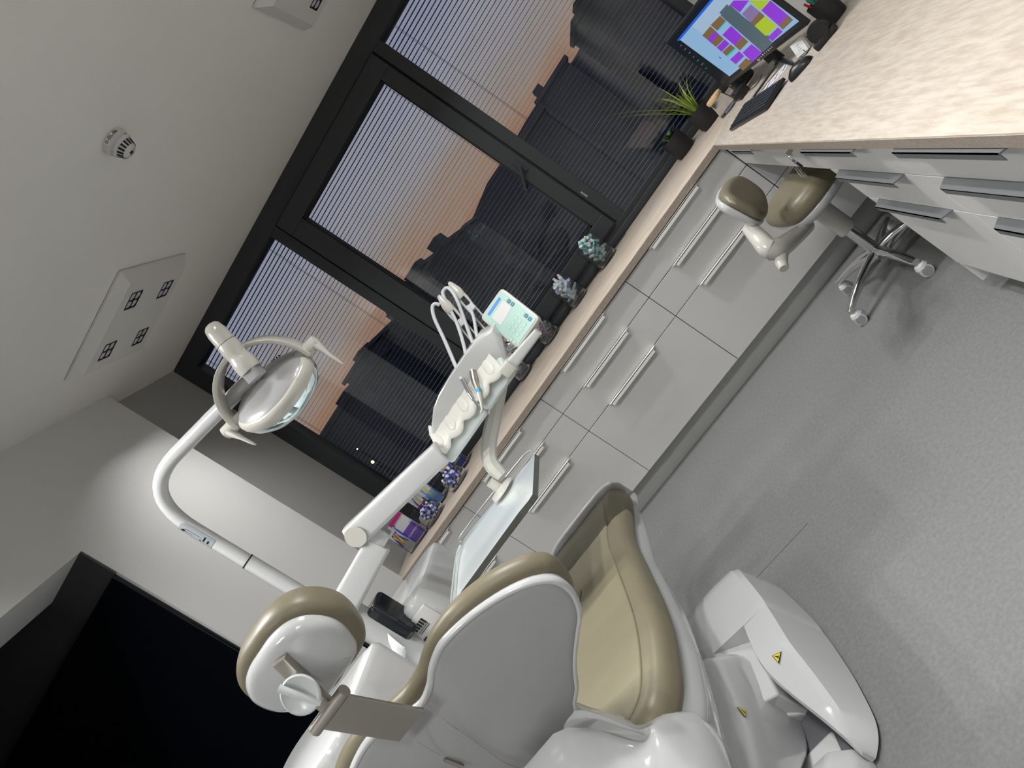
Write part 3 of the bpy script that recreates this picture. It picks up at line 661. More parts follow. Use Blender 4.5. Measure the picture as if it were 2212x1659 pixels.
MB().loft([rg(.55, -.036), rg(.80, -.032), rg(.90, -.0215)]).mk('back_plate', shellg, head, ang=50)
lens = MB().loft([rg(.955, .020), rg(.93, .040), rg(.80, .064), rg(.55, .082), rg(.25, .088)])
lens.mk('reflector_lens', mat('lens_glass', (.72, .86, .88), .03, metal=.75), head, ang=70)
for k in range(4):
    for s_ in (-1, 1):
        p = LC+a_*(s_*.055+(k-1.5)*.010)+m_v*(-.108+abs(s_*.055+(k-1.5)*.010)*.25)+n_v*(-.0225)
        MB().lathe([(.0022, -.004), (.0022, .0012)], p, -n_v, n=8).mk('vent_slot', framel, head)
# yoke: half ring from A to B over the back
upv = (V((-.02, -.1, 1))-a_*a_.z).normalized(); yk = MB(); rings = []; K = 28; rad = hw_
for i in range(K+1):
    th = PI*i/K; c = LC+a_*(rad*math.cos(th))+upv*(rad*1.02*math.sin(th)); ro = (a_*math.cos(th)+upv*math.sin(th)).normalized(); si_ = a_.cross(upv)
    w1 = .026+.020*math.sin(th); h1 = .007
    rings.append([c+si_*w1+ro*h1, c+si_*w1*.9-ro*h1, c-si_*w1*.9-ro*h1, c-si_*w1+ro*h1])
yk.loft(rings); yk.mk('yoke', cream, lamp, bev=.003)
for s_, e in ((1, A1_), (-1, B1_)):
    MB().tube([e-a_*s_*.035, e+a_*s_*.012, e+a_*s_*.044, e+a_*s_*.048], [.019, .0215, .0215, .014], 24).mk('pivot', cream, lamp, ang=50)
    hq = MB(); dn = (V((0, -.15, -1)) if s_ > 0 else V((.30, -.35, -.9))).normalized(); st = e+a_*s_*.034; rings = []
    for f, w1, h1 in ((-.0, .021, .018), (.02, .020, .013), (.055, .019, .006), (.09, .014, .005), (.108, .007, .003)):
        c = st+dn*f+a_*s_*.0; sx_ = dn.cross(a_).normalized(); rings.append([c+sx_*w1*math.cos(t)+dn.cross(sx_)*h1*math.sin(t) for t in [2*PI*i/14 for i in range(14)]])
    hq.loft(rings).mk('handle', cream, lamp, ang=60)

# ------------------------------------------------------------------ spittoon unit beside the chair
unit = thing('spittoon_unit', 'white and grey spittoon unit standing beyond the headrest, left of the chair', 'spittoon unit', (-2.05, -1.95, 0))
def rbox(x0, x1, y0, y1, z0, z1, r=.05, e=.3):
    mb = MB(); rings = []
    for z, k in ((z0, .94), (z0+.01, 1), (z1-r*.5, 1), (z1-r*.15, .965), (z1, .86)):
        rings.append([((x0+x1)/2+a*k, (y0+y1)/2+b*k, z) for a, b in ell(0, 0, (x1-x0)/2, (y1-y0)/2, 40, e)])
    return mb.loft(rings)
rbox(-2.28, -1.885, -1.66, -1.22, 0, 1.045, e=.28).mk('cabinet_body', white, unit, ang=40)
rbox(-2.42, -1.855, -2.42, -1.96, .62, 1.13, e=.28).mk('bowl_housing', white, unit, ang=40)
rbox(-2.30, -2.00, -2.15, -1.45, 0, .80, e=.3).mk('column', white, unit, ang=40)
rbox(-2.22, -1.93, -1.92, -1.67, .80, .90, e=.3).mk('shelf', pale, unit, ang=40)
lp = MB().box((-2.02, -1.667, .90), (-1.895, -1.6605, 1.005)).mk('control_label', mat('label_grey', (.56, .55, .53), .35), unit, bev=.002)
for k in range(5): MB().box((-2.00+k*.012, -1.6685, .965-k*.001), (-1.992+k*.012, -1.667, .985)).mk('label_mark', black, lp, smooth=False)
for k in range(2): MB().box((-2.0, -1.6685, .956-k*.007), (-1.945, -1.667, .958-k*.007)).mk('label_mark', black, lp, smooth=False)
MB().box((-2.012, -1.670, .917), (-1.994, -1.667, .932)).mk('label_button', black, lp, bev=.001)
# black tissue dispenser
tb = thing('tissue_box', 'black upright tissue box with a white tissue hanging out, behind the headrest', 'tissue box', (-2.05, -1.70, .977))
def rboxT(c, R, w, d, h, r=.02):
    pass
bx = MB().box((-2.135, -1.71, .977), (-1.975, -1.60, 1.150)); bx.mk('box_body', mat('black_gloss', (.012, .016, .020), .18, coat=.3), tb, bev=.016, seg=4)
tp = MB(); rows = []
for i in range(9):
    f = i/8; row = []
    for j in range(13):
        g = j/12; w_ = .040+.05*f
        x = -2.055+(g-.5)*w_*1.5-.025*f; y = -1.716-.035*math.sin(f*PI*.6)-.008*math.sin(g*16+f*4)*f; z = 1.065-.10*f+.018*math.cos(g*5+1)*f
        row.append((x, y, z))
    rows.append(row)
tp.loft(rows, cap=False, closed=False); to = tp.mk('tissue', mat('tissue_paper', (.82, .82, .82), .9), tb, ang=80)
sm = to.modifiers.new('so', 'SOLIDIFY'); sm.thickness = .0012

# ------------------------------------------------------------------ delivery unit: arms, instrument head, control panel
du = thing('delivery_unit', 'white dental delivery unit on a jointed arm with instrument holders and green control panel', 'delivery unit', (-2.05, -1.72, 1.0))
j0 = P(722, 1345, 2.60); j1 = P(818, 1172, 2.585)
q = MB(); beam(q, j0-(j1-j0)*.15, j0+(j1-j0)*.12, .085, .105, rnd=.3); q.mk('arm_base', white, du, ang=40)
q = MB(); beam(q, j0+(j1-j0)*.10, j1, .070, .098, w2=.062, h2=.088, rnd=.25); q.mk('horizontal_arm', white, du, ang=40)
MB().tube([(px_+.03, py_-.0, .80), (px_+.03, py_, 1.20)], .05, 28).mk('arm_post', white, du)
jb = j1+V((-.03, 0, .02))
k0 = P(783, 1140, 2.57); k1 = P(955, 975, 2.47)
MB().lathe([(.030, -.02), (.034, 0), (.034, .06), (.028, .09)], V((k0.x-.012, k0.y+.01, j1.z+.0)), (0, 0, 1), n=28).mk('elbow_post', white, du)
q = MB(); dk = (k1-k0).normalized(); beam(q, k0-dk*.045, k1, .068, .088, w2=.060, h2=.074, rnd=.35); sa = q.mk('spring_arm', white, du, ang=45)
q = MB(); q.tube([k0-dk*.02+V((0, -.0365, 0)), k0-dk*.02+V((0, -.040, 0))], .037, 32); q.mk('elbow_cap', cream, sa, ang=50)
q = MB(); beam(q, k0-dk*.055, k0-dk*.015, .05, .070, w2=.068, h2=.088, rnd=.6); q.mk('elbow_end', white, sa, ang=60)
# head: silhouette drawn in the xz plane at y=-1.62, given depth and a shaped cross section
yh = -1.655
def HX(x, y, yy=yh): return Q(700+x*.3617, 500+y*.3617, 'y', yy)
body = [HX(*p) for p in ((650, 1345), (628, 1260), (624, 1190), (634, 1090), (665, 1010), (730, 900), (830, 752), (905, 655), (1000, 600), (1060, 680), (1085, 780), (1135, 860), (985, 1083), (785, 1372))]
def sec(k, yy, dz=0, cut=0):
    cx = sum(p.x for p in body)/len(body); cz = sum(p.z for p in body)/len(body)
    return [V((cx+(p.x-cx)*k, yy, cz+(max(p.z, 0)-cz)*k+dz)) for p in body]
hd = MB().loft([sec(.93, yh+.045), sec(.99, yh+.052), sec(1.0, yh+.065), sec(1.0, yh+.15), sec(.97, yh+.19), sec(.85, yh+.215)]).mk('head_shell', white, du, ang=45)
zb, zs, zt = 1.195, 1.253, 1.357; xa, xb = -1.415, -1.045
fb = MB(); fb.loft([[(xa, yh, zb), (xb, yh, zb), (xb+.004, yh+.005, zs), (xa-.012, yh+.005, zs)], [(xa, yh+.10, zb), (xb, yh+.10, zb), (xb+.004, yh+.10, zs+.03), (xa-.012, yh+.10, zs+.03)]]); fb.mk('front_fascia', pale, du, bev=.012)
# inclined silicone mat with scalloped lip
mt_ = MB(); sx = [xa+.020+(xb-xa-.028)*i/60 for i in range(61)]
def lipz(x):
    f = (x-xa)/(xb-xa)*5.0; return .018*abs(math.sin(PI*(f)))**.8
ring1 = [V((x, yh-.006, zs-.004-lipz(x))) for x in sx]; ring1b = [V((x, yh-.008, zs+.006-lipz(x)*.9)) for x in sx]; ring2 = [V((x, yh+.02, zs+.022-lipz(x)*.5)) for x in sx]
ring3 = [V((x, yh+.055, zs+.055)) for x in sx]; ring4 = [V((x, yh+.06, zs+.03)) for x in sx]
mt_.loft([ring1, ring1b, ring2, ring3, ring4], cap=False, closed=False); mt_.mk('silicone_mat', silic, du, ang=70)
for i in range(5):
    xx = xa+(xb-xa)*(i+.5)/5; c = V((xx, yh+.004, zs+.012))
    if i == 3: pass
    q = MB(); rings = []
    for f, rx, rz in ((0, .003, .003), (.008, .016, .010), (.03, .021, .014), (.06, .016, .016), (.085, .006, .008)):
        cc = c+V((-.006, f, f*.75-.012)); rings.append([cc+V((rx*math.cos(t), 0, rz*math.sin(t))) for t in [2*PI*j/16 for j in range(16)]])
    q.loft(rings).mk('instrument_holder', silic, du, ang=70)
# control panel
tTL, tTR, tBR, tBL = P(1038, 684, 2.475), P(1083, 620, 2.455), P(1167, 686, 2.385), P(1116, 757, 2.405)
pu = ((tTR-tTL)+(tBR-tBL)).normalized(); pv0 = ((tTL-tBL)+(tTR-tBR)); pv = (pv0-pu*pv0.dot(pu)).normalized(); pn = pu.cross(pv)
if pn.dot(CO-tTL) < 0: pn = -pn
pcx = (tTL+tTR+tBR+tBL)/4; pw = ((tTR-tTL).length+(tBR-tBL).length)/4; ph = ((tTL-tBL).length+(tTR-tBR).length)/4
cpo = ell(0, 0, pw, ph, 64, .18)
def tz(a, b): return a*1.0
q = MB(); pillow(q, cpo, pcx-pn*.026, pu, pv, .026, .010, r2=.005); cpn = q.mk('control_panel', cream, du, ang=60)
q = MB(); q.prism([pcx+pu*a*1+pv*b+pn*.0003 for a, b in ell(0, 0, pw*.88, ph*.91, 40, .15)], pn*.0010); q.mk('keypad', mat('mint_keypad', (.42, .62, .56), .4), cpn, smooth=False)
def pp(x, y):
    p = ray(900+x*.1808, 550+y*.1808); t_ = (pcx-CO).dot(pn)/p.dot(pn); w = CO+p*t_-pcx; return w.dot(pu), w.dot(pv)
def pq(name, a, b, c, d, m, h=.0016):
    u0, v0 = pp(*a); pts = [pp(*z) for z in (a, b, c, d)]
    mb = MB(); mb.prism([pcx+pu*x+pv*y+pn*.0012 for x, y in pts], pn*(h-.0008)); return mb.mk(name, m, cpn, smooth=False)
pq('status_display', (988, 505), (1012, 533), (872, 735), (850, 712), em('lcd_blue', (.10, .34, .80), 1.0))
pq('note_field', (1040, 545), (1140, 632), (1008, 845), (898, 750), mat('note_white', (.66, .66, .66), .4))
kg = mat('key_outline', (.30, .46, .42), .5); kd = mat('key_dark', (.06, .18, .24), .4); kl = mat('key_pale', (.46, .64, .58), .4)
def key(x, y, dark=False, s=.0066):
    u, v = pp(x, y)
    for k, (ss, m_) in enumerate(((s, kd if dark else kg), (s*.86, kd if dark else kl))):
        mb = MB(); mb.prism([pcx+pu*a+pv*b+pn*(.0012+.0004*k) for a, b in ell(u, v, ss, ss, 20, .35)], pn*.0004); kk_ = mb.mk('key', m_, cpn, smooth=False)
    if dark:
        MB().prism([pcx+pu*(u+a)+pv*(v+b)+pn*.0021 for a, b in ((-.003, -.0006), (.003, -.0006), (.003, .0006), (-.003, .0006))], pn*.0002).mk('key_symbol', whitep, cpn, smooth=False)
for x, y, dk_ in ((1068, 522, 0), (1106, 560, 1), (1148, 594, 1), (1270, 697, 0), (1312, 733, 1), (1355, 770, 1), (888, 797, 0), (926, 830, 0), (965, 864, 0), (1130, 1010, 0), (1168, 1042, 0),
                  (1186, 752, 0), (1288, 838, 0), (1208, 955, 0), (1106, 872, 0), (1150, 812, 0), (1232, 795, 0), (1250, 895, 0), (1162, 908, 0), (1197, 855, 0)): key(x, y, dk_)
# knuckle below the panel, side handle
q = MB(); q.tube([pcx-pn*.02-pv*ph*.6, pcx-pn*.05-pv*ph*.9, P(1092, 752, 2.46)], [.018, .02, .02], 20); q.mk('panel_joint', chrome, du)
h0 = P(1100, 793, 2.36); h1 = P(1163, 716, 2.30)
q = MB(); beam(q, h0, h1, .030, .040, w2=.020, h2=.024, rnd=.35); q.mk('side_handle', white, du, ang=45)
q = MB(); beam(q, h0-(h1-h0)*.16, h0+(h1-h0)*.12, .040, .044, rnd=.3); q.mk('handle_root', cream, du, ang=45)
# whip arms with the hoses
def zc4(x, y, t): return P(900+x*.1808, 550+y*.1808, t)
tips = [(zc4(285, 520, 2.56), zc4(420, 830, 2.55), zc4(720, 1040, 2.54)), (zc4(410, 360, 2.58), zc4(545, 620, 2.57), zc4(850, 860, 2.54))]
for a, b, c in tips:
    d_ = (b-a).normalized(); q = MB()
    d2 = (c-a).normalized()
    sidev = d2.cross(V((0, 1, 0))).normalized()
    for s_ in (-1, 1):
        q.tube([a+d2*.02+sidev*.011*s_, a+d2*.07+sidev*.013*s_, a+(c-a)*.55+sidev*.012*s_, c+sidev*.013*s_], [.005, .005, .003, .003], 10)
    q.mk('whip_arm', cream, du)
    q = MB(); rings = []
    for f, w1, h1_ in ((-.012, .004, .006), (0, .010, .010), (.03, .018, .014), (.05, .018, .014), (.058, .012, .010)):
        cc = a+d2*f; rings.append([cc+sidev*w1*math.cos(t)+V((0, 1, 0))*h1_*math.sin(t) for t in [2*PI*j/16 for j in range(16)]])
    q.loft(rings).mk('whip_tip', cream, du, ang=50)
    q = MB(); cc = a+d2*.105; beam(q, cc-d2*.010, cc+d2*.012, .030, .016, up=(0, 1, 0), rnd=.4); q.mk('hose_clamp', whitep, du)
def hp(x, y, t): return P(700+x*.3617, 500+y*.3617, t)
h_a = thing('dental_handpiece', 'silver turbine handpiece with grey hose, lying leftmost in the delivery unit holders', 'handpiece', hp(880, 960, 2.44), 'handpieces on the delivery unit')
q = MB(); q.tube(smoothpts([hp(900, 700, 2.5), hp(850, 560, 2.53), hp(790, 400, 2.55), hp(745, 340, 2.57), hp(716, 350, 2.57), hp(715, 390, 2.56), hp(790, 540, 2.54), hp(835, 680, 2.50), hp(850, 770, 2.46), hp(862, 880, 2.44)], 5), .0058, 14)
q.mk('hose', hosem, h_a)
q = MB(); q.tube([hp(825, 880, 2.43), hp(845, 920, 2.425), hp(880, 985, 2.41), hp(915, 1030, 2.40), hp(945, 1058, 2.395)], [.0062, .0078, .0070, .0055, .004], 18); q.mk('handpiece_body', chrome, h_a)
q = MB(); q.tube([hp(940, 1050, 2.395), hp(962, 1068, 2.39), hp(990, 1076, 2.39)], [.0045, .0038, .0050], 14); q.tube([hp(985, 1062, 2.39), hp(982, 1092, 2.385)], .0055, 14); q.mk('turbine_head', chrome, h_a)
h_b = thing('dental_handpiece', 'grey blue-ringed contra-angle handpiece with hose, lying right of the silver turbine', 'handpiece', hp(910, 900, 2.44), 'handpieces on the delivery unit')
q = MB(); q.tube(smoothpts([hp(940, 770, 2.47), hp(915, 640, 2.49), hp(890, 500, 2.53), hp(855, 448, 2.56)], 5), .0055, 14); q.mk('hose', hosem, h_b)
q = MB(); q.tube(smoothpts([hp(822, 885, 2.435), hp(780, 790, 2.47), hp(720, 650, 2.52), hp(660, 520, 2.56), hp(648, 450, 2.57), hp(668, 432, 2.57), hp(690, 440, 2.57)], 5), .0062, 14); q.mk('hose', hosem, h_a)
q = MB(); q.tube([hp(880, 800, 2.45), hp(888, 840, 2.43)], [.0105, .0115], 18); q.mk('connector', whitep, h_b)
q = MB(); q.tube([hp(888, 835, 2.43), hp(900, 900, 2.41), hp(920, 945, 2.40)], [.0115, .0105, .0088], 18); q.mk('motor_sleeve', steel, h_b)
q = MB(); q.tube([hp(920, 942, 2.40), hp(926, 962, 2.395)], [.0090, .0086], 18); q.mk('blue_ring', mat('ring_blue', (.05, .35, .60), .3), h_b)
q = MB(); q.tube([hp(925, 960, 2.395), hp(935, 1000, 2.39), hp(945, 1060, 2.385), hp(937, 1082, 2.385)], [.0085, .0060, .0042, .003], 16); q.mk('contra_angle', cream, h_b)

# ------------------------------------------------------------------ tray arm and steel tray
q = MB(); a0 = P(1072, 865, 2.50); a1 = P(1062, 1000, 2.50); a2 = P(1083, 1030, 2.49)
ag = thing('tray_arm', 'cream bent arm with a round plate carrying the steel tray, below the delivery unit', 'tray arm', a1)
qs = smoothpts([P(1080, 830, 2.52), P(1066, 905, 2.52), P(1056, 960, 2.52), P(1060, 1000, 2.51), P(1085, 1028, 2.50)], 4)
q.tube(qs, [.026]*(len(qs)-3)+[.025, .022, .020], 8); q.mk('arm', cream, ag, ang=20)
disc = Q(1086, 1058, 'z', 1.012)
MB().lathe([(.018, .05), (.018, .016), (.045, .012), (.050, .0), (.045, -.002)][::-1], disc, (0, 0, 1), n=36).mk('round_plate', cream, ag, ang=50)
tr = thing('instrument_tray', 'rectangular brushed steel tray with a notched corner hanging beside the dental chair', 'tray', (-1.45, -1.8, 1.0))
zt_ = 1.0
cs = [Q(*p, 'z', zt_) for p in ((1155, 981), (1150, 1068), (1141, 1082), (1121, 1106), (976, 1306), (986, 1205), (1000, 1162))]
poly = [V((c.x, c.y, zt_)) for c in cs]
o = MB().prism(poly, (0, 0, -.006)).mk('tray_plate', traym, tr, smooth=False, bev=.0015, seg=2)
edge = MB()
for i in range(len(poly)):
    a, b = poly[i], poly[(i+1) % len(poly)]; d_ = (b-a).normalized(); nn = V((-d_.y, d_.x, 0))
    edge.prism([a, b, b+V((0, 0, -.018)), a+V((0, 0, -.018))], nn*.0015)
edge.mk('tray_skirt', mat('tray_side', (.16, .17, .16), .35, metal=.6), tr, smooth=False)
rm = MB(); pl = [Q(*p, 'z', zt_+.012) for p in ((1152, 980), (1128, 988), (1000, 1150), (996, 1170))]
rm.tube(smoothpts(pl, 6), .0028, 8); pl = [Q(*p, 'z', zt_+.012) for p in ((994, 1178), (985, 1205), (975, 1290), (978, 1306))]; rm.tube(smoothpts(pl, 6), .0028, 8); rm.mk('rim_wire', traym, tr)

# ------------------------------------------------------------------ stool
st = thing('dental_stool', 'white rolling stool with tan seat, small tan backrest and chrome five-star base', 'stool', (-.03, -.515, 0))
hub = V((-.03, -.515, 0))
MB().lathe([(.034, .075), (.040, .085), (.040, .12), (.030, .135), (.0255, .14), (.0255, .30)], hub, (0, 0, 1), n=28).mk('base_hub', chrome, st)
MB().lathe([(.040, .275), (.043, .28), (.043, .455), (.036, .46)], hub, (0, 0, 1), n=32).mk('gas_cylinder', cream, st)
ca0 = Q(2005, 578, 'z', .03); a_base = math.atan2(-.71+.515, -.01+.03)
wheel_pts = [(-.01, -.775), (-.305, -.62), (-.245, -.275)]
angs = [math.atan2(y-hub.y, x-hub.x) for x, y in wheel_pts]; a_b = angs[1]
for k in range(5):
    a = a_b+k*2*PI/5; u = V((math.cos(a), math.sin(a), 0)); w = V((-u.y, u.x, 0)); rings = []
    for f, wd, hh_, zz in ((.02, .026, .030, .108), (.08, .023, .026, .112), (.15, .020, .020, .108), (.22, .018, .016, .096), (.275, .017, .013, .082), (.292, .014, .012, .078)):
        c_ = hub+u*f+V((0, 0, zz)); rings.append([c_+w*wd*math.copysign(abs(math.cos(t))**.6, math.cos(t))+V((0, 0, hh_*math.sin(t))) for t in [2*PI*j/16 for j in range(16)]])
    MB().loft(rings).mk('base_leg', chrome, st, ang=50)
    cc = hub+u*.282; ca = a+1.1*(-1)**k+PI/2; ax = V((math.cos(ca), math.sin(ca), 0))
    if k in (0, 1, 4): 
        vd = V((CO.x-cc.x, CO.y-cc.y, 0)).normalized(); ax = (vd+u*.35).normalized()
    cw = MB().lathe([(.020, -.024), (.026, -.024), (.026, -.004), (.018, -.003), (.018, .003), (.026, .004), (.026, .024), (.020, .024)], cc+V((0, 0, .026)), ax, n=28)
    ws = cw.mk('caster', whitep, st)
    MB().lathe([(.0195, -.0265), (.0195, .0265)], cc+V((0, 0, .026)), ax, n=24).mk('caster_cap', shellg, ws)
    MB().lathe([(.026, .040), (.028, .050), (.022, .062), (.010, .068), (.007, .080)], cc+V((0, 0, -.004)), (0, 0, 1), n=20).mk('caster_hood', whitep, ws)
so = [(p.x, p.y) for p in smoothpts([(a, b, 0) for a, b in ((-.19, -.155), (-.215, -.05), (-.212, .05), (-.19, .155), (-.10, .205), (.02, .20), (.13, .175), (.185, .10), (.195, 0), (.185, -.10), (.13, -.175), (.02, -.20), (-.10, -.205))], 4, True)][::-1]
ssc = V((.03, -.52, 0)); SU = V((.97, .18, 0)).normalized(); SV = V((-SU.y, SU.x, 0))
q = MB(); pillow(q, so, ssc+V((0, 0, .50)), SU, SV, .085, .030, r2=.05, bulge=.012); q.mk('seat', tan, st, ang=70)
q = MB(); pillow(q, inset(so, .008), ssc+V((0, 0, .462)), SU, SV, .045, .035, r2=.008); q.mk('seat_shell', white, st, ang=60)
# back: curved white arm and small backrest
cpt = Q(1685, 545, 'y', -.55)
brc = P(1600, 445, 3.10)
bn = V((.86, -.40, .14)).normalized()
bvv = V((.10, .0, 1)).normalized(); buu = bvv.cross(bn).normalized(); bvv = bn.cross(buu)
bo = [(p.x, p.y) for p in smoothpts([(a, b, 0) for a, b in ((-.125, .018), (-.112, .070), (-.052, .098), (.052, .098), (.112, .070), (.125, .018), (.105, -.060), (.040, -.100), (-.040, -.100), (-.105, -.060))], 4, True)][::-1]
q = MB(); pillow(q, bo, brc, buu, bvv, .05, .02, r2=.03, hf=lambda u, v: .035*(u/.145)**2); q.mk('backrest', tan, st, ang=70)
q = MB(); pillow(q, inset(bo, -.004), brc-bn*.030, buu, bvv, .034, .022, r2=.008, hf=lambda u, v: .035*(u/.145)**2-.0); q.mk('backrest_shell', white, st, ang=70)
q = MB(); arm = smoothpts([P(1618, 492, 3.10), P(1640, 515, 3.02), P(1662, 538, 2.98), P(1685, 535, 3.0), P(1712, 516, 3.08), P(1745, 490, 3.20)], 5)
rings = []
for i, c_ in enumerate(arm):
    a = arm[max(i-1, 0)]; b = arm[min(i+1, len(arm)-1)]; T_ = (b-a).normalized(); s_ = T_.cross(V((0, 0, 1)))
    if s_.length < .05: s_ = V((0, 1, 0))
    s_ = s_.normalized(); u = s_.cross(T_); f = i/(len(arm)-1); wd = .030+.010*math.sin(PI*f); hh_ = .026+.016*math.sin(PI*f)
    rings.append([c_+s_*wd*math.cos(t)+u*hh_*math.sin(t) for t in [2*PI*j/18 for j in range(18)]])
q.loft(rings).mk('back_arm', cream, st, ang=60)
kp = P(1688, 568, 2.96); q = MB(); q.tube([P(1686, 545, 3.0), kp, P(1694, 580, 2.94)], [.030, .024, .018], 24); q.mk('adjuster_knob', cream, st, ang=60)
q = MB(); q.tube([(.09, -.45, .47), (.19, -.36, .45)], .006, 10); q.lathe([(.006, -.03), (.020, -.02), (.022, .01), (.010, .02)], (.215, -.34, .445), (.9, .5, -.1), n=16); q.mk('height_lever', whitep, st)

# ------------------------------------------------------------------ things on the window worktop
TZ = H+.0015
rnd = random.Random(3)
def mini_tube(mm, band, nm, lab, cat, grp, bl=.018):
    t = tag(thing(nm, lab, cat, (0, 0, 0), grp), lab, cat, grp)
    q = MB(); rings = []
    for f, w1, h1 in ((-.030, .0125, .0015), (-.012, .0125, .0065), (.014, .0105, .0095), (.020, .007, .007)):
        rings.append([V((w1*math.cos(a), h1*math.sin(a), f)) for a in [2*PI*j/14 for j in range(14)]])
    q.loft(rings).mk('tube_body', mm, t, ang=50)
    MB().tube([(0, 0, .020), (0, 0, .032)], .0078, 12).mk('cap', whitep if band is not blue else whitep, t)
    q = MB(); q.loft([[V((w1*1.03*math.cos(a), h1*1.08*math.sin(a), f)) for a in [2*PI*j/14 for j in range(14)]] for f, w1, h1 in ((-.014, .0126, .0062), (-.014+bl, .0126-.0006*bl/.018, .0062+.0026*bl/.018))], cap=False)
    q.mk('printed_band', band, t, ang=50); return t
grey_t = mat('foil_white', (.62, .63, .66), .35)
jars = [(-.795, .70, .076, .175, 'ribbed clear glass jar of sample tubes, nearest the desk on the window worktop', 'teal banded white sample tube in the ribbed jar nearest the desk', 'sample tubes in the jar nearest the desk', tealb, grey_t, 34, .205),
        (-1.085, .715, .074, .170, 'ribbed clear glass jar of white tubes, second from the desk', 'white sample tube with pale blue band in the second ribbed jar', 'sample tubes in the second jar', mat('pale_blue', (.35, .55, .68), .5), whitep, 32, .19),
        (-1.375, .735, .072, .165, 'ribbed clear glass jar with red-marked tubes, behind the control panel side handle', 'sample tube with red mark in the ribbed jar behind the control panel', 'sample tubes in the third jar', red, mat('tube_mist', (.50, .51, .55), .4), 28, .155),
        (-1.665, .735, .066, .105, 'low ribbed glass jar with grey tubes, behind the side handle of the delivery unit', 'small grey sample tube in the lowest ribbed jar', 'sample tubes in the lowest jar', shellg, mat('tube_grey', (.45, .46, .48), .4), 16, .095)]
for (x, y, r, h, jl, tl, gl, band, body, n, fill) in jars:
    t = thing('glass_jar', jl, 'jar', (x, y, TZ), 'ribbed glass jars on the window worktop')
    prof = []; k = 22
    prof += [(0, 0), (r*.80, 0), (r*.95, .006)]
    for i in range(k): prof += [(r-.0013, .010+(h-.03)*i/k), (r+.0013, .010+(h-.03)*(i+.5)/k)]
    prof += [(r*.97, h-.012), (r*.93, h-.004), (r*.93, h), (r*.90, h), (r*.90, h-.005), (r*.94, h-.014), (r*.955, .02), (r*.9, .008), (0, .006)]
    MB().lathe(prof, (x, y, TZ), n=40).mk('jar_body', clearg, t, ang=80)
    src = None
    for i in range(n):
        f = (i+.5)/n; zz = TZ+.035+(fill-.045)*f; rr = (r-.033)*math.sqrt((i*.618) % 1); a = i*2.4
        T_ = Matrix.Translation((x+rr*math.cos(a), y+rr*math.sin(a), zz)) @ Matrix.Rotation(rnd.uniform(-.9, .9)+(.6 if i % 2 else 1.6), 4, V((math.cos(a*1.7), math.sin(a*1.7), .3)).normalized()) @ Matrix.Rotation(rnd.random()*6, 4, 'Z')
        if src is None: src = mini_tube(body, band, 'sample_tube', tl, 'sample tube', gl, .006 if band is red else .014); first = T_
        else: cpy(src, T_, tl)
    src.matrix_basis = first @ src.matrix_basis
# two glass bowls with blue and white tubes
for bi, (x, y, r, bl, tl) in enumerate(((-2.345, .335, .088, 'clear glass bowl of blue and white tubes, nearer the delivery unit', 'blue and white tube in the glass bowl nearer the delivery unit'), (-2.600, .285, .092, 'clear glass bowl heaped with blue and white tubes, nearer the left wall', 'blue and white tube in the glass bowl nearer the left wall'))):
    t = thing('glass_bowl', bl, 'bowl', (x, y, TZ), 'glass bowls of tubes')
    MB().lathe([(0, 0), (r*.7, 0), (r*.95, .015), (r*.9, .06), (r*.78, .095), (r*.75, .095), (r*.87, .06), (r*.92, .018), (r*.68, .004), (0, .004)], (x, y, TZ), n=40).mk('bowl_body', clear, t, ang=80)
    src = None
    for i in range(17):
        f = i/17; zz = TZ+.026+.072*f; rr = (r-.036)*math.sqrt(rnd.random()); a = i*2.4
        T_ = Matrix.Translation((x+rr*math.cos(a), y+rr*math.sin(a), zz)) @ Matrix.Rotation(rnd.uniform(.3, 1.7), 4, V((math.cos(a*1.3), math.sin(a*1.3), .2)).normalized()) @ Matrix.Rotation(rnd.random()*6, 4, 'Z')
        if src is None: src = mini_tube(blue, whitep, 'toothpaste_tube', tl, 'toothpaste tube', 'tubes in glass bowl %s' % ('by the delivery unit' if bi == 0 else 'by the left wall')); first = T_
        else: cpy(src, T_, tl)
    src.matrix_basis = first @ src.matrix_basis
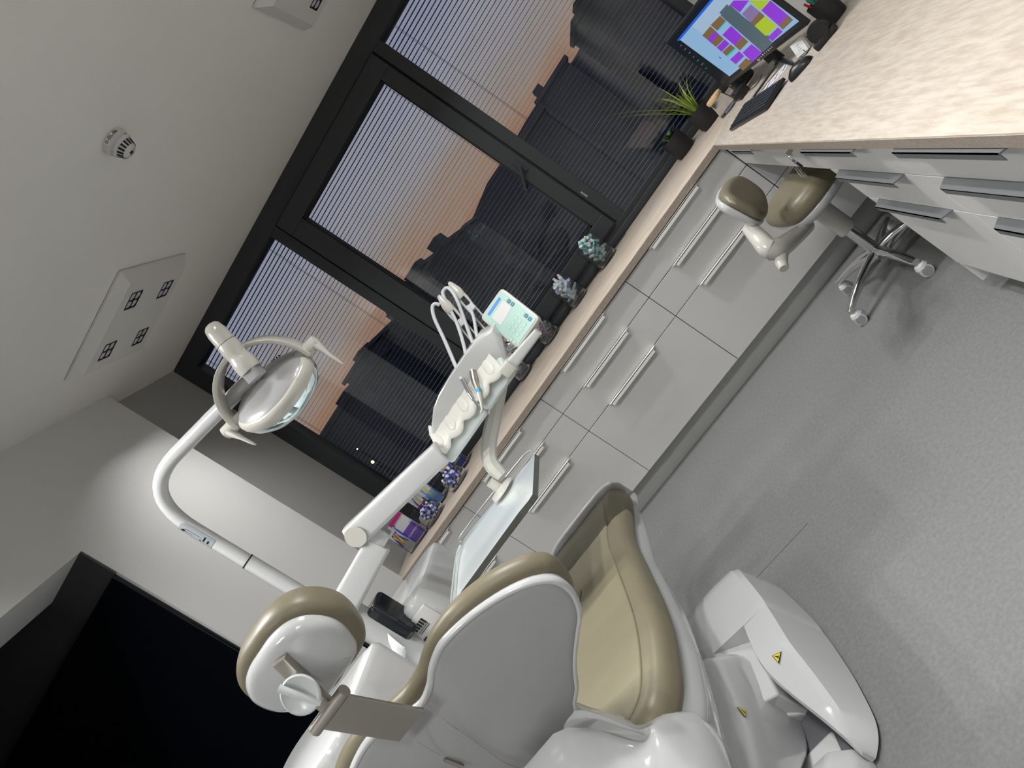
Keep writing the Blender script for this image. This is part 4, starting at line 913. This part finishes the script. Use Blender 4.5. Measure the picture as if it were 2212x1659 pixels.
# clear display boxes with packets of brushes
def ibrush(p, up, side, nrm, c, parent, L_=.085, tilt=0):
    u = (up*math.cos(tilt)+side*math.sin(tilt)).normalized(); q = MB()
    q.tube(smoothpts([p-u*L_/2, p-u*L_*.1, p+u*L_*.18, p+u*L_*.34, p+u*L_*.42+side*.006], 2), [.0030, .0042, .0048, .0046, .0040, .003, .0022, .0018, .0014], 8)
    b = q.mk('brush_handle', c, parent, ang=60)
    MB().tube([p+u*L_*.42+side*.006, p+u*L_*.50+side*.010], [.0032, .0016], 8).mk('brush_tip', black, b)
def packet(c, w_, h_, up, side, cardm, brushes, label, group, word=True, zipm=None, tiltn=0):
    nrm = side.cross(up).normalized()
    if nrm.y > 0: nrm = -nrm
    t = thing('brush_packet', label, 'brush packet', c, group)
    q = MB(); O = c-side*w_/2-up*h_/2
    rg_ = []
    for k, th in ((-.0045, .96), (-.001, 1), (.003, 1), (.006, .95)):
        rg_.append([c+nrm*k+side*a*w_/2*th+up*b*h_/2*th for a, b in ((-1, -1), (1, -1), (1, 1), (-1, 1))])
    MB().box((0, 0, 0), (1, 1, 1), Matrix.Translation(O+nrm*-.0012) @ Matrix(((side.x*w_, nrm.x*.0010, up.x*h_, 0), (side.y*w_, nrm.y*.0010, up.y*h_, 0), (side.z*w_, nrm.z*.0010, up.z*h_, 0), (0, 0, 0, 1)))).mk('bag_back', mat('packet_white', (.62, .62, .65), .5), t, smooth=False)
    cc = c-up*h_*.22
    MB().prism([cc+side*a*w_*.485+up*b*h_*.25+nrm*.0006 for a, b in ((-1, -1), (1, -1), (1, 1), (-1, 1))], nrm*.0008).mk('card', cardm, t, smooth=False)
    if word:
        text('CURAPROX', w_*.165, cc+nrm*.0016+up*h_*.02, side, up, paper, 'brand_word', t, depth=.0002, off=0) if nrm.dot(side.cross(up)) > 0 else text('CURAPROX', w_*.165, cc+nrm*.0016+up*h_*.02, side, up, paper, 'brand_word', t, depth=.0002, off=-.0032)
    for k, (f, col, tl_) in enumerate(brushes):
        ibrush(c+side*(f*w_)+up*(.0+.10*h_)+nrm*.0065, up, side, nrm, col, t, L_=h_*.62, tilt=tl_)
    if zipm: MB().box((0, 0, 0), (1, 1, 1), Matrix.Translation(O+up*h_*.90+nrm*-.004) @ Matrix(((side.x*w_, nrm.x*.007, up.x*h_*.12, 0), (side.y*w_, nrm.y*.007, up.y*h_*.12, 0), (side.z*w_, nrm.z*.007, up.z*h_*.12, 0), (0, 0, 0, 1)))).mk('zip_top', zipm, t, smooth=False)
    return t
UPZ = V((0, 0, 1)); SX = V((1, 0, 0))
def display(x0, x1, y0, y1, h, lab):
    t = thing('display_box', lab, 'display box', ((x0+x1)/2, y0, TZ), 'clear display boxes of brush packets'); q = MB(); g = .0022
    q.box((x0, y0, TZ), (x1, y1, TZ+g)); q.box((x0, y0, TZ+g), (x0+g, y1, TZ+h)); q.box((x1-g, y0, TZ+g), (x1, y1, TZ+h)); q.box((x0+g, y1-g, TZ+g), (x1-g, y1, TZ+h)); q.box((x0+g, y0, TZ+g), (x1-g, y0+g, TZ+h*.75))
    q.mk('clear_box', acryl, t, smooth=False); return t
display(-2.875, -2.700, .24, .40, .13, 'clear acrylic box of brush packets at the left end of the window worktop')
display(-2.725, -2.545, .47, .62, .13, 'clear acrylic box of brush packets between the two other display boxes')
display(-2.470, -2.300, .56, .72, .13, 'clear acrylic box of brush packets nearest the delivery unit')
g1 = 'brush packets in the box by the left wall'; g2 = 'brush packets in the middle box'; g3 = 'brush packets in the box by the delivery unit'
packet(V((-2.752, .262, TZ+.110)), .112, .20, UPZ, SX, violet, [(-.44, blue, .05)], 'violet brush packet with magenta zip standing in the leftmost display box', g1, zipm=pinkm)
packet(V((-2.838, .250, TZ+.098)), .066, .160, (UPZ+SX*-.05).normalized(), SX, mat('bag_grey', (.45, .47, .5), .5), [(-.3, blue, .25), (.0, red, .12), (.30, blue, -.1), (.15, yellow, .3), (-.1, limem, -.2)], 'packet of blue, red and yellow brushes in front in the leftmost display box', g1, word=False)
packet(V((-2.79, .315, TZ+.105)), .14, .20, UPZ, SX, navy, [(.1, yellow, .1)], 'dark blue brush packet at the back of the leftmost display box', g1)
packet(V((-2.590, .482, TZ+.105)), .085, .19, UPZ, SX, lblue, [(.1, yellow, .05), (-.2, lblue, .1)], 'light blue brush packet at the right of the middle display box', g2)
packet(V((-2.640, .500, TZ+.112)), .12, .205, UPZ, SX, navy, [(-.2, yellow, .2), (.05, yellow, .1)], 'navy brush packet with yellow brushes in the middle display box', g2)
packet(V((-2.685, .485, TZ+.100)), .075, .185, UPZ, SX, purple, [(-.2, purple, .2), (.15, limem, .2)], 'dark purple brush packet with a green brush at the left of the middle display box', g2)
packet(V((-2.345, .575, TZ+.10)), .085, .17, UPZ, SX, navy, [(.1, yellow, -.35), (-.2, yellow, -.3)], 'navy brush packet with crossed yellow brushes at the right of the rightmost display box', g3)
packet(V((-2.425, .570, TZ+.095)), .080, .165, UPZ, SX, mat('card_blue2', (.05, .08, .28), .5), [(-.25, pinkl, .1), (.1, yellow, .15)], 'navy brush packet with pink and yellow brushes at the left of the rightmost display box', g3)
packet(V((-2.375, .615, TZ+.10)), .14, .175, UPZ, SX, violet, [(.3, tealb, -.2)], 'violet brush packet at the back of the rightmost display box', g3)

# ------------------------------------------------------------------ plants and storage jar
def pot(x, y, r, h, lab, spec_):
    t = thing('potted_plant', lab, 'plant', (x, y, TZ))
    MB().lathe([(0, 0), (r*.86, 0), (r*.92, .006), (r, .012), (r, h), (r*.93, h), (r*.93, h-.02)], (x, y, TZ), n=40).mk('pot', blackm, t, ang=50)
    MB().lathe([(0, h-.022), (r*.93, h-.022), (r*.5, h-.014), (0, h-.012)][::-1], (x, y, TZ), n=24).mk('soil', soil, t)
    return t
def blade(mb, p, az, L_, lean, droop, w_):
    d = V((math.cos(az), math.sin(az), 0)); s = V((-d.y, d.x, 0)); n = 9; pts = []
    for i in range(n+1):
        f = i/n; pts.append(p+d*(L_*lean*f+L_*droop*f**3)+V((0, 0, L_*f*(1-.35*droop*f*f*2))))
    vs = []
    for i, q in enumerate(pts):
        f = i/n; w = w_*(1-f**1.6)*.5+.0002; vs += [q-s*w, q+V((0, 0, -w*.5))*1.0, q+s*w]
    fs = []
    for i in range(n):
        for j in range(2): fs.append([i*3+j, i*3+j+1, (i+1)*3+j+1, (i+1)*3+j])
    mb.add(vs, fs)
p1 = pot(-.055, .66, .066, .125, 'small plant with short dark leaves in a black pot, left of the tall grassy plant', None)
rl = random.Random(5)
for i in range(26):
    q = MB(); a = rl.random()*6.28; c = V((-.055+.03*math.cos(a)*rl.random(), .66+.03*math.sin(a)*rl.random(), TZ+.105)); 
    L_ = rl.uniform(.05, .085); d = V((math.cos(a), math.sin(a), rl.uniform(.7, 1.8))).normalized(); s = d.cross(UPZ).normalized(); nn = s.cross(d)
    pts = []
    for f, w_ in ((0, .002), (.4, .002), (.6, .009), (.8, .010), (1, .001)): pts.append((c+d*L_*f-UPZ*L_*.25*f*f, w_))
    q.add([p+s*k*w_+nn*(.002 if k else 0) for p, w_ in pts for k in (-1, 0, 1)], [[i_*3+j, i_*3+j+1, i_*3+j+4, i_*3+j+3] for i_ in range(4) for j in range(2)])
    q.mk('leaf', leafd, p1, ang=80)
p2 = pot(.125, .50, .068, .115, 'tall grassy green plant in a black pot beside the monitor', None)
for i in range(34):
    q = MB(); a = rl.random()*6.28
    if i < 12: a = PI*.98+rl.uniform(-.6, .6)
    c = V((.125+.035*math.cos(a)*rl.random(), .50+.035*math.sin(a)*rl.random(), TZ+.10)); big = i in (1, 5, 8)
    L_ = rl.uniform(.14, .26) if not big else rl.uniform(.36, .46); blade(q, c, a, L_, rl.uniform(.05, .45) if not big else .62, rl.uniform(.0, .45) if not big else .10, rl.uniform(.008, .012)); q.mk('leaf', leafm, p2, ang=80)
gx, gy = .185, .235
t = thing('storage_jar', 'small clear glass jar with a cork lid between the plant and the keyboard', 'jar', (gx, gy, TZ))
MB().lathe([(0, 0), (.048, 0), (.055, .006), (.055, .02), (.044, .085), (.042, .088), (.042, .086), (.052, .02), (.050, .006), (0, .005)], (gx, gy, TZ), n=36).mk('jar_body', clear, t, ang=80)
MB().lathe([(.046, .086), (.047, .090), (.047, .104), (.044, .107), (0, .107)], (gx, gy, TZ), n=36).mk('cork_lid', cork, t, ang=50)

# ------------------------------------------------------------------ monitor
BL = Q(1572, 190, 'z', .962); BL = Q(1568, 189, 'z', .966); BR = Q(1745, 55, 'z', .966); mu = (BR-BL); mw = mu.length; mu.normalize(); mh = .352
TLp = Q(1441, 86, 'x', BL.x+.01); mh = TLp.z-BL.z
mo = thing('computer_monitor', 'black desktop monitor showing a colourful appointment calendar', 'monitor', (BL.x+.12, (BL.y+BR.y)/2, TZ))
mn = mu.cross(UPZ).normalized()
if mn.dot(CO-BL) < 0: mn = -mn
MW = mw
def mbox(mb, u0, u1, v0, v1, n0, n1): 
    p = [BL+mu*u+UPZ*v+mn*n0 for u, v in ((u0, v0), (u1, v0), (u1, v1), (u0, v1))]; return mb.prism(p, mn*(n1-n0))
mbox(MB(), 0, MW, 0, mh, -.022, 0).mk('monitor_case', black, mo, bev=.004)
mbox(MB(), .08, MW-.08, .05, mh-.05, -.045, -.02).mk('rear_bulge', black, mo, bev=.01)
TLs = Q(1478, 91, 'x', BL.x+.005); 
def muv(x, y):
    d = ray(x, y); t_ = (BL-CO).dot(mn)/d.dot(mn); w = CO+d*t_-BL; return w.dot(mu), w.z
sBL = muv(1580, 176); sBR = muv(1724, 45)
su0, su1, sv0, sv1 = .012, MW-.012, .018, mh-.012
def scr(name, u0, v0, u1, v1, c, lvl=1, es=1.0):
    """screen fractions, u from left, v from top"""
    a = su0+(su1-su0)*u0; b = su0+(su1-su0)*u1; e0 = sv1-(sv1-sv0)*v1; e1 = sv1-(sv1-sv0)*v0
    q = MB(); mbox(q, a, b, e0, e1, .0004+.0003*lvl, .0006+.0003*lvl); return q.mk(name, em('screen_%s' % name+str(c), c, es), mo, smooth=False)
scr('screen_background', 0, 0, 1, 1, (.003, .006, .012), 0)
scr('title_bar', .115, .075, 1, .105, (.01, .11, .62), 1)
scr('calendar_page', .14, .105, 1, .955, (.27, .46, .68), 1, .9)
scr('calendar_head', .36, .105, 1, .30, (.36, .50, .66), 2, .9)
scr('lunch_column', .645, .255, .75, .90, (.075, .115, .14), 3)
pu_, br_, li_, te_, gl_ = (.25, .035, .62), (.19, .115, .05), (.38, .52, .02), (.02, .50, .50), (.22, .16, .34)
def cell(u0, v0, u1, v1, c): scr('appointment', u0, v0, u1, v1, c, 4, .95)
# columns of days
cols = [(.345, .47), (.475, .615), (.765, .875), (.88, 1.0)]
def pix(a, b):
    return muv(1400+a*.22604, 0+b*.22604)
def fr_uv(a, b):
    u, v = pix(a, b); return (u-su0)/(su1-su0), 1-(v-sv0)/(sv1-sv0)
def pcell(pts, c):
    q = MB(); q.prism([BL+mu*pix(*p)[0]+UPZ*pix(*p)[1]+mn*.0019 for p in pts], mn*.0002); q.mk('appointment', em('appt_%.2f_%.2f' % (c[0], c[2]), c, .95), mo, smooth=False)
def rowc(o, du, dv, items):
    """o corner in zoomed picture, du along a row (screen right), dv down; items (u0,u1,v0,v1,c)"""
    for u0, u1, v0, v1, c in items:
        pcell([(o[0]+du[0]*u+dv[0]*v, o[1]+du[1]*u+dv[1]*v) for u, v in ((u0, v0), (u1, v0), (u1, v1), (u0, v1))], c)
# first column strip
DU = (.62, -.78); 
for p4, c in (([(520, 335), (598, 245), (645, 290), (572, 378)], br_), ([(572, 378), (645, 290), (676, 322), (606, 408)], pu_), ([(606, 408), (676, 322), (728, 370), (652, 445)], br_), ([(658, 450), (735, 372), (780, 415), (705, 492)], pu_), ([(712, 495), (790, 420), (832, 455), (750, 530)], br_), ([(750, 530), (832, 455), (842, 465), (760, 542)], te_), ([(785, 565), (872, 485), (922, 532), (840, 612)], pu_), ([(862, 632), (938, 552), (1000, 590), (910, 672)], br_),
              ([(600, 235), (690, 148), (745, 195), (662, 288)], br_), ([(662, 288), (745, 195), (750, 205), (668, 296)], te_), ([(712, 330), (795, 243), (905, 345), (830, 430)], pu_), ([(828, 432), (907, 345), (960, 395), (880, 478)], br_), ([(905, 500), (990, 418), (1095, 500), (1000, 590)], pu_),
              ([(785, 40), (820, 0), (968, 0), (880, 115)], pu_), ([(898, 130), (985, 38), (1070, 108), (985, 210)], gl_), ([(985, 210), (1070, 108), (1118, 150), (1025, 240)], br_), ([(1020, 242), (1118, 150), (1200, 215), (1120, 335)], li_), ([(1120, 335), (1200, 215), (1235, 245), (1140, 338)], li_), ([(1148, 352), (1243, 258), (1290, 298), (1190, 392)], pu_),
              ([(975, 10), (985, 0), (1170, 0), (1080, 95)], li_), ([(1085, 95), (1172, 0), (1345, 145), (1250, 240)], pu_), ([(1250, 240), (1345, 145), (1390, 185), (1290, 280)], br_)):
    pcell(p4, c)
pcell([(695, 143), (785, 42), (1195, 405), (1100, 498)], (.075, .115, .14))
for k in range(9):
    a = (1048+17*k, 566-15*k); q = MB(); u, v = pix(*a); q.prism([BL+mu*(u+x)+UPZ*(v+y)+mn*.0016 for x, y in ell(0, 0, .0035, .0035, 10, .5)], mn*.0002); q.mk('taskbar_icon', em('icon%d' % (k % 3), ((.6, .6, .65), (.5, .35, .1), (.1, .3, .7))[k % 3], 1), mo, smooth=False)
for k in range(7):
    a = (312+40*k, 440+36*k); q = MB(); u, v = pix(*a); q.prism([BL+mu*(u+x)+UPZ*(v+y)+mn*.0016 for x, y in ((0, 0), (.022+.006*(k % 3), 0), (.022+.006*(k % 3), .0022), (0, .0022))], mn*.0002); q.mk('menu_line', em('menul', (.25, .28, .3), 1), mo, smooth=False)
u, v = pix(690, 548); q = MB(); q.prism([BL+mu*(u+x)+UPZ*(v+y)+mn*.0017 for x, y in ell(0, 0, .006, .006, 16, .3)], mn*.0002); q.mk('date_marker', em('datem', (.02, .12, .6), 1), mo, smooth=False)
text('acer', .014, BL+mu*MW*.5+UPZ*.009+mn*.0005, mu, UPZ, mat('logo_grey', (.55, .55, .56), .4), 'brand_mark', mo) 
mc = BL+mu*MW*.5
MB().tube([V((mc.x+.03, mc.y, .93)), V((mc.x+.05, mc.y, 1.08))], .022, 16).mk('stand_neck', black, mo)
for p_ in (Q(1714, 139, 'z', TZ+.006), Q(1628, 210, 'z', TZ+.006)):
    q = MB(); beam(q, V((mc.x+.05, mc.y, .905)), p_, .030, .014, w2=.012, h2=.008, rnd=.5); q.mk('stand_leg', black, mo, ang=50)
q = MB(); beam(q, V((mc.x+.05, mc.y, .90)), V((mc.x+.05, mc.y, .96)), .05, .04, up=(1, 0, 0), rnd=.4); q.mk('stand_hub', black, mo)
# small black box and speaker at the back, beside the plant
bkp = Q(1613, 196, 'z', TZ); t = thing('desk_speaker', 'small black box standing behind the left end of the monitor, beside the plant', 'speaker', (.36, .33, TZ))
MB().box((.29, .25, TZ), (.40, .40, .985)).mk('speaker_body', black, t, bev=.02, seg=4)
MB().box((.287, .285, .935), (.290, .345, .941)).mk('logo_strip', chrome, t, smooth=False)
t = thing('card_reader', 'low black box on the desk under the left half of the monitor', 'card reader', (.245, .10, TZ))
q = MB(); q.box((.225, .065, TZ), (.29, .185, TZ+.045)); q.mk('reader_body', black, t, bev=.006)
MB().tube(smoothpts([(.25, .065, TZ+.02), (.27, .0, TZ+.006), (.30, -.08, TZ+.006), (.33, -.12, TZ+.02)], 5), .002, 8).mk('cable', black, t)
# keyboard
kc = [Q(1578, 286, 'z', TZ), Q(1595, 238, 'z', TZ), Q(1690, 178, 'z', TZ), Q(1665, 236, 'z', TZ)]
ka = Q(1580, 284, 'z', TZ); kb_ = Q(1668, 232, 'z', TZ); ku = (kb_-ka).normalized(); kl_ = (kb_-ka).length; kl_ = .44; kvv = V((-ku.y, ku.x, 0)); 
if kvv.x < 0: kvv = -kvv
t = thing('keyboard', 'black computer keyboard lying on the desk in front of the monitor', 'keyboard', ka+ku*kl_/2)
kw = .135; q = MB(); q.prism([ka, ka+ku*kl_, ka+ku*kl_+kvv*kw+V((0, 0, .008)), ka+kvv*kw+V((0, 0, .008))], (0, 0, .014)); q.mk('keyboard_case', black, t, bev=.003)
kd_ = mat('key_black', (.022, .023, .024), .5); q = MB()
for r_ in range(6):
    nk_ = 18; x0 = .012
    for c_ in range(nk_):
        if r_ == 5 and 4 <= c_ <= 8:
            if c_ != 4: continue
            w_ = .108
        else: w_ = .0195
        a = ka+ku*(.012+c_*.0232)+kvv*(.012+r_*.0192)+V((0, 0, .0145+.008*(.012+r_*.0192)/kw))
        q.prism([a, a+ku*w_, a+ku*w_+kvv*.0165, a+kvv*.0165], (0, 0, .0035))
q.mk('keys', kd_, t, smooth=False)
# mouse
mc_ = (Q(1709, 183, 'z', TZ)+Q(1745, 130, 'z', TZ))/2+V((.012, 0, 0)); md = (Q(1745, 130, 'z', TZ)-Q(1709, 183, 'z', TZ)); md = V((md.x*.6, md.y-.09, 0)).normalized(); md = V((.93, .12, 0)).normalized(); md = V((.80, -.60, 0)).normalized()
t = thing('computer_mouse', 'black computer mouse lying to the right of the keyboard', 'mouse', mc_); q = MB(); rings = []
ms = V((-md.y, md.x, 0))
for f, w_, h_ in ((-.058, .004, .006), (-.050, .022, .018), (-.03, .031, .031), (-.005, .033, .036), (.025, .031, .030), (.045, .026, .020), (.056, .012, .008)):
    cc = mc_+md*f; rings.append([cc+ms*w_*math.cos(a)+V((0, 0, max(0, h_*math.sin(a))+.001)) for a in [2*PI*j/24 for j in range(24)]])
q.loft(rings).mk('mouse_body', black, t, ang=70)
MB().tube([mc_+md*.03+V((0, 0, .027))-ms*.003, mc_+md*.03+V((0, 0, .027))+ms*.003], .008, 12).mk('scroll_wheel', steel, t)
# paper strips
t = thing('paper_sheet', 'narrow printed paper sheet lying under the monitor foot', 'paper', Q(1675, 165, 'z', TZ))
pa, pb_ = Q(1650, 196, 'z', TZ-.0008), Q(1702, 140, 'z', TZ-.0008); pd = (pb_-pa).normalized(); ps = V((-pd.y, pd.x, 0))*.05
MB().prism([pa-ps*.6, pb_-ps*.6, pb_+ps, pa+ps], (0, 0, .0005)).mk('sheet', paper, t, smooth=False)
for k in range(5):
    q = MB(); a = pa+(pb_-pa)*(.12+.17*k); q.prism([a-ps*.3, a+(pb_-pa)*.08-ps*.3, a+(pb_-pa)*.08+ps*.7, a+ps*.7], (0, 0, .0009)); q.mk('print_block', mat('print%d' % (k % 2), ((.10, .13, .35), (.45, .47, .5))[k % 2], .6), t, smooth=False)
# pen on the desk
pe0, pe1 = Q(1628, 208, 'z', TZ+.004), Q(1661, 162, 'z', TZ+.004)
t = thing('ballpoint_pen', 'slim black and silver pen lying between the monitor feet and the keyboard', 'pen', (pe0+pe1)/2+V((-.02, 0, 0)))
MB().tube([pe0+V((-.03, 0, 0)), pe0*.95+pe1*.05+V((-.03, 0, 0)), pe1+V((-.03, 0, 0))], [.001, .004, .004], 10).mk('pen_barrel', chrome, t)
# card holder
ch = (Q(1722, 129, 'z', TZ)+Q(1752, 105, 'z', TZ))/2
t = thing('card_holder', 'clear business card holder with white cards in front of the monitor foot', 'card holder', ch)
cf = V((-.92, -.35, 0)).normalized(); cs_ = V((-cf.y, cf.x, 0))
q = MB(); q.prism([ch-cs_*.045+cf*.02, ch+cs_*.045+cf*.02, ch+cs_*.045-cf*.03, ch-cs_*.045-cf*.03], (0, 0, .004)); q.prism([ch-cs_*.045+cf*.02, ch+cs_*.045+cf*.02, ch+cs_*.045+cf*.017, ch-cs_*.045+cf*.017], (0, 0, .022)); q.prism([ch-cs_*.045-cf*.03, ch+cs_*.045-cf*.03, ch+cs_*.045-cf*.033, ch-cs_*.045-cf*.033], (0, 0, .04)); q.mk('holder', acryl, t, smooth=False)
bc0 = ch+V((0, 0, .005)); cup_ = (UPZ-cf*.35).normalized(); cn = cs_.cross(cup_)
if cn.dot(cf) < 0: cn = -cn
q = MB(); q.prism([bc0-cs_*.041, bc0+cs_*.041, bc0+cs_*.041+cup_*.055, bc0-cs_*.041+cup_*.055], -cn*.012); cs2 = q.mk('card_stack', paper, t, smooth=False)
for k, w_ in enumerate((.018, .012, .026)):
    q = MB(); a = bc0+cup_*(.036-.009*k)+cn*.0003; q.prism([a-cs_*w_/2, a+cs_*w_/2, a+cs_*w_/2+cup_*.0022, a-cs_*w_/2+cup_*.0022], cn*.0003); q.mk('card_print', mat('print_grey', (.3, .3, .34), .6), cs2, smooth=False)
# tape dispenser like black object
wc = (Q(1775, 107, 'z', TZ)+Q(1787, 88, 'z', TZ))/2+V((.03, .02, 0))
t = thing('tape_dispenser', 'small round black tape dispenser beside the pen cup', 'tape dispenser', wc)
q = MB(); q.lathe([(.010, -.022), (.038, -.020), (.040, -.012), (.040, .012), (.038, .020), (.010, .022)], wc+V((0, 0, .042)), (-.55, -.8, .1), n=40); q.mk('tape_drum', black, t, ang=50)
q = MB(); beam(q, wc+V((-.045, .02, .012)), wc+V((.04, -.02, .012)), .045, .024, rnd=.3); q.mk('dispenser_base', blackm, t)
# pen cup
cc = (Q(1785, 73, 'z', TZ)+Q(1816, 35, 'z', TZ))/2+V((.035, .02, 0)); cr_ = .046
t = thing('pen_cup', 'matt black pen cup standing by the right wall', 'pen cup', cc)
MB().lathe([(0, 0), (cr_*.88, 0), (cr_*.94, .005), (cr_, .03), (cr_, .105), (cr_*.93, .105), (cr_*.9, .01), (0, .008)], cc, n=40).mk('cup_body', blackm, t, ang=50)
for k, (dx, dy, c, l, lb) in enumerate(((-.022, .012, red, .125, 'red capped pen leaning at the left of the black cup'), (-.008, .020, red, .122, 'second red capped pen, right of the leftmost one in the black cup'), (-.012, -.002, green, .145, 'green marker standing upright in the black cup'), (.004, .012, green, .138, 'shorter green marker behind the upright one in the black cup'), (.012, -.016, mat('grey_pen', (.3, .4, .42), .4), .14, 'grey pen in the black cup'), (.024, .004, black, .17, 'long black pen in the black cup'), (.0, -.024, red, .15, 'thin pen with red end at the right of the black cup'))):
    p_ = thing('marker_pen', lb, 'pen', cc+V((dx*.5, dy*.5, .02)), 'pens in the black cup'); a = cc+V((dx*.5, dy*.5, .012)); b = cc+V((dx*1.3, dy*1.3, l)); r_ = .0055 if k in (2, 3) else .004
    MB().tube([a, b, b+(b-a).normalized()*.003], [r_, r_, r_*.5], 12).mk('pen_barrel', c, p_); 
    MB().tube([b-(b-a).normalized()*.03, b+(b-a).normalized()*.004], [r_*1.12, r_*1.05], 12).mk('pen_cap', c if c is not black else steel, p_)
# keys hanging from the drawer lock
kp = Q(1712, 337, 'x', -.012)
lk = V((-.006, -1.06, .79)); lk = Q(1709, 322, 'x', -.006)
ky = thing('key_bunch', 'bunch of keys with a ring hanging from the drawer lock under the desk', 'keys', lk)
MB().box((lk.x-.022, lk.y-.006, lk.z-.008), (lk.x+.0, lk.y-.004, lk.z+.008)).mk('lock_key', steel, ky)
rc = lk+V((-.022, .012, -.030)); ring = [rc+V((0, .021*math.cos(2*PI*i/24), .021*math.sin(2*PI*i/24))) for i in range(25)]
MB().tube(ring, .0011, 8, cap=False).mk('key_ring', chrome, ky)
q = MB(); q.lathe([(.0, -.004), (.021, -.004), (.021, .004), (.0, .004)], rc+V((-.004, -.024, -.014)), (-1, .1, 0), n=28); q.mk('black_fob', black, ky)
for k in range(3):
    a = rc+V((-.010-.004*k, -.012+.006*k, -.022)); dn = V((-.15, -.35+.28*k, -1)).normalized(); sd = V((0, 1, 0)); q = MB()
    q.prism([a+sd*x+dn*y for x, y in ((-.009, 0), (-.010, .010), (-.004, .020), (-.004, .046), (0, .050), (.004, .046), (.004, .020), (.010, .010), (.009, 0))], (-.0022, 0, 0)); q.mk('key', chrome, ky, smooth=False)
# white roll at the desk edge, right border of the photo
wr = Q(2222, 283, 'z', TZ+.01)
t = thing('white_case', 'white rounded plastic corner on the desk edge at the right border of the photo', 'plastic case', wr)
MB().box((wr.x-.0, wr.y-.11, TZ), (wr.x+.10, wr.y+.0, TZ+.025)).mk('case_body', whitep, t, bev=.011, seg=4)

packet(V((-2.660, .545, TZ+.108)), .12, .195, (UPZ+SX*.08).normalized(), SX, navy, [(-.2, lblue, .1), (.2, yellow, -.1)], 'dark blue brush packet leaning at the back of the middle display box', g2)
packet(V((-2.440, .60, TZ+.098)), .07, .170, (UPZ-SX*.08).normalized(), SX, mat('card_blue2', (.05, .08, .28), .5), [(.0, limem, .1)], 'dark blue brush packet with one green brush, behind the pink one in the rightmost box', g3)
# fine welded seam in the vinyl floor
a_, b_2 = Q(1634, 1248, 'z', .0006), Q(1745, 1130, 'z', .0006); d_ = (b_2-a_).normalized(); n_2 = V((-d_.y, d_.x, 0))*.0008
struct(MB().prism([a_-n_2, b_2-n_2, b_2+n_2, a_+n_2], (0, 0, .0004)).mk('trim_4', mat('seam_grey', (.10, .10, .10), .6), smooth=False))
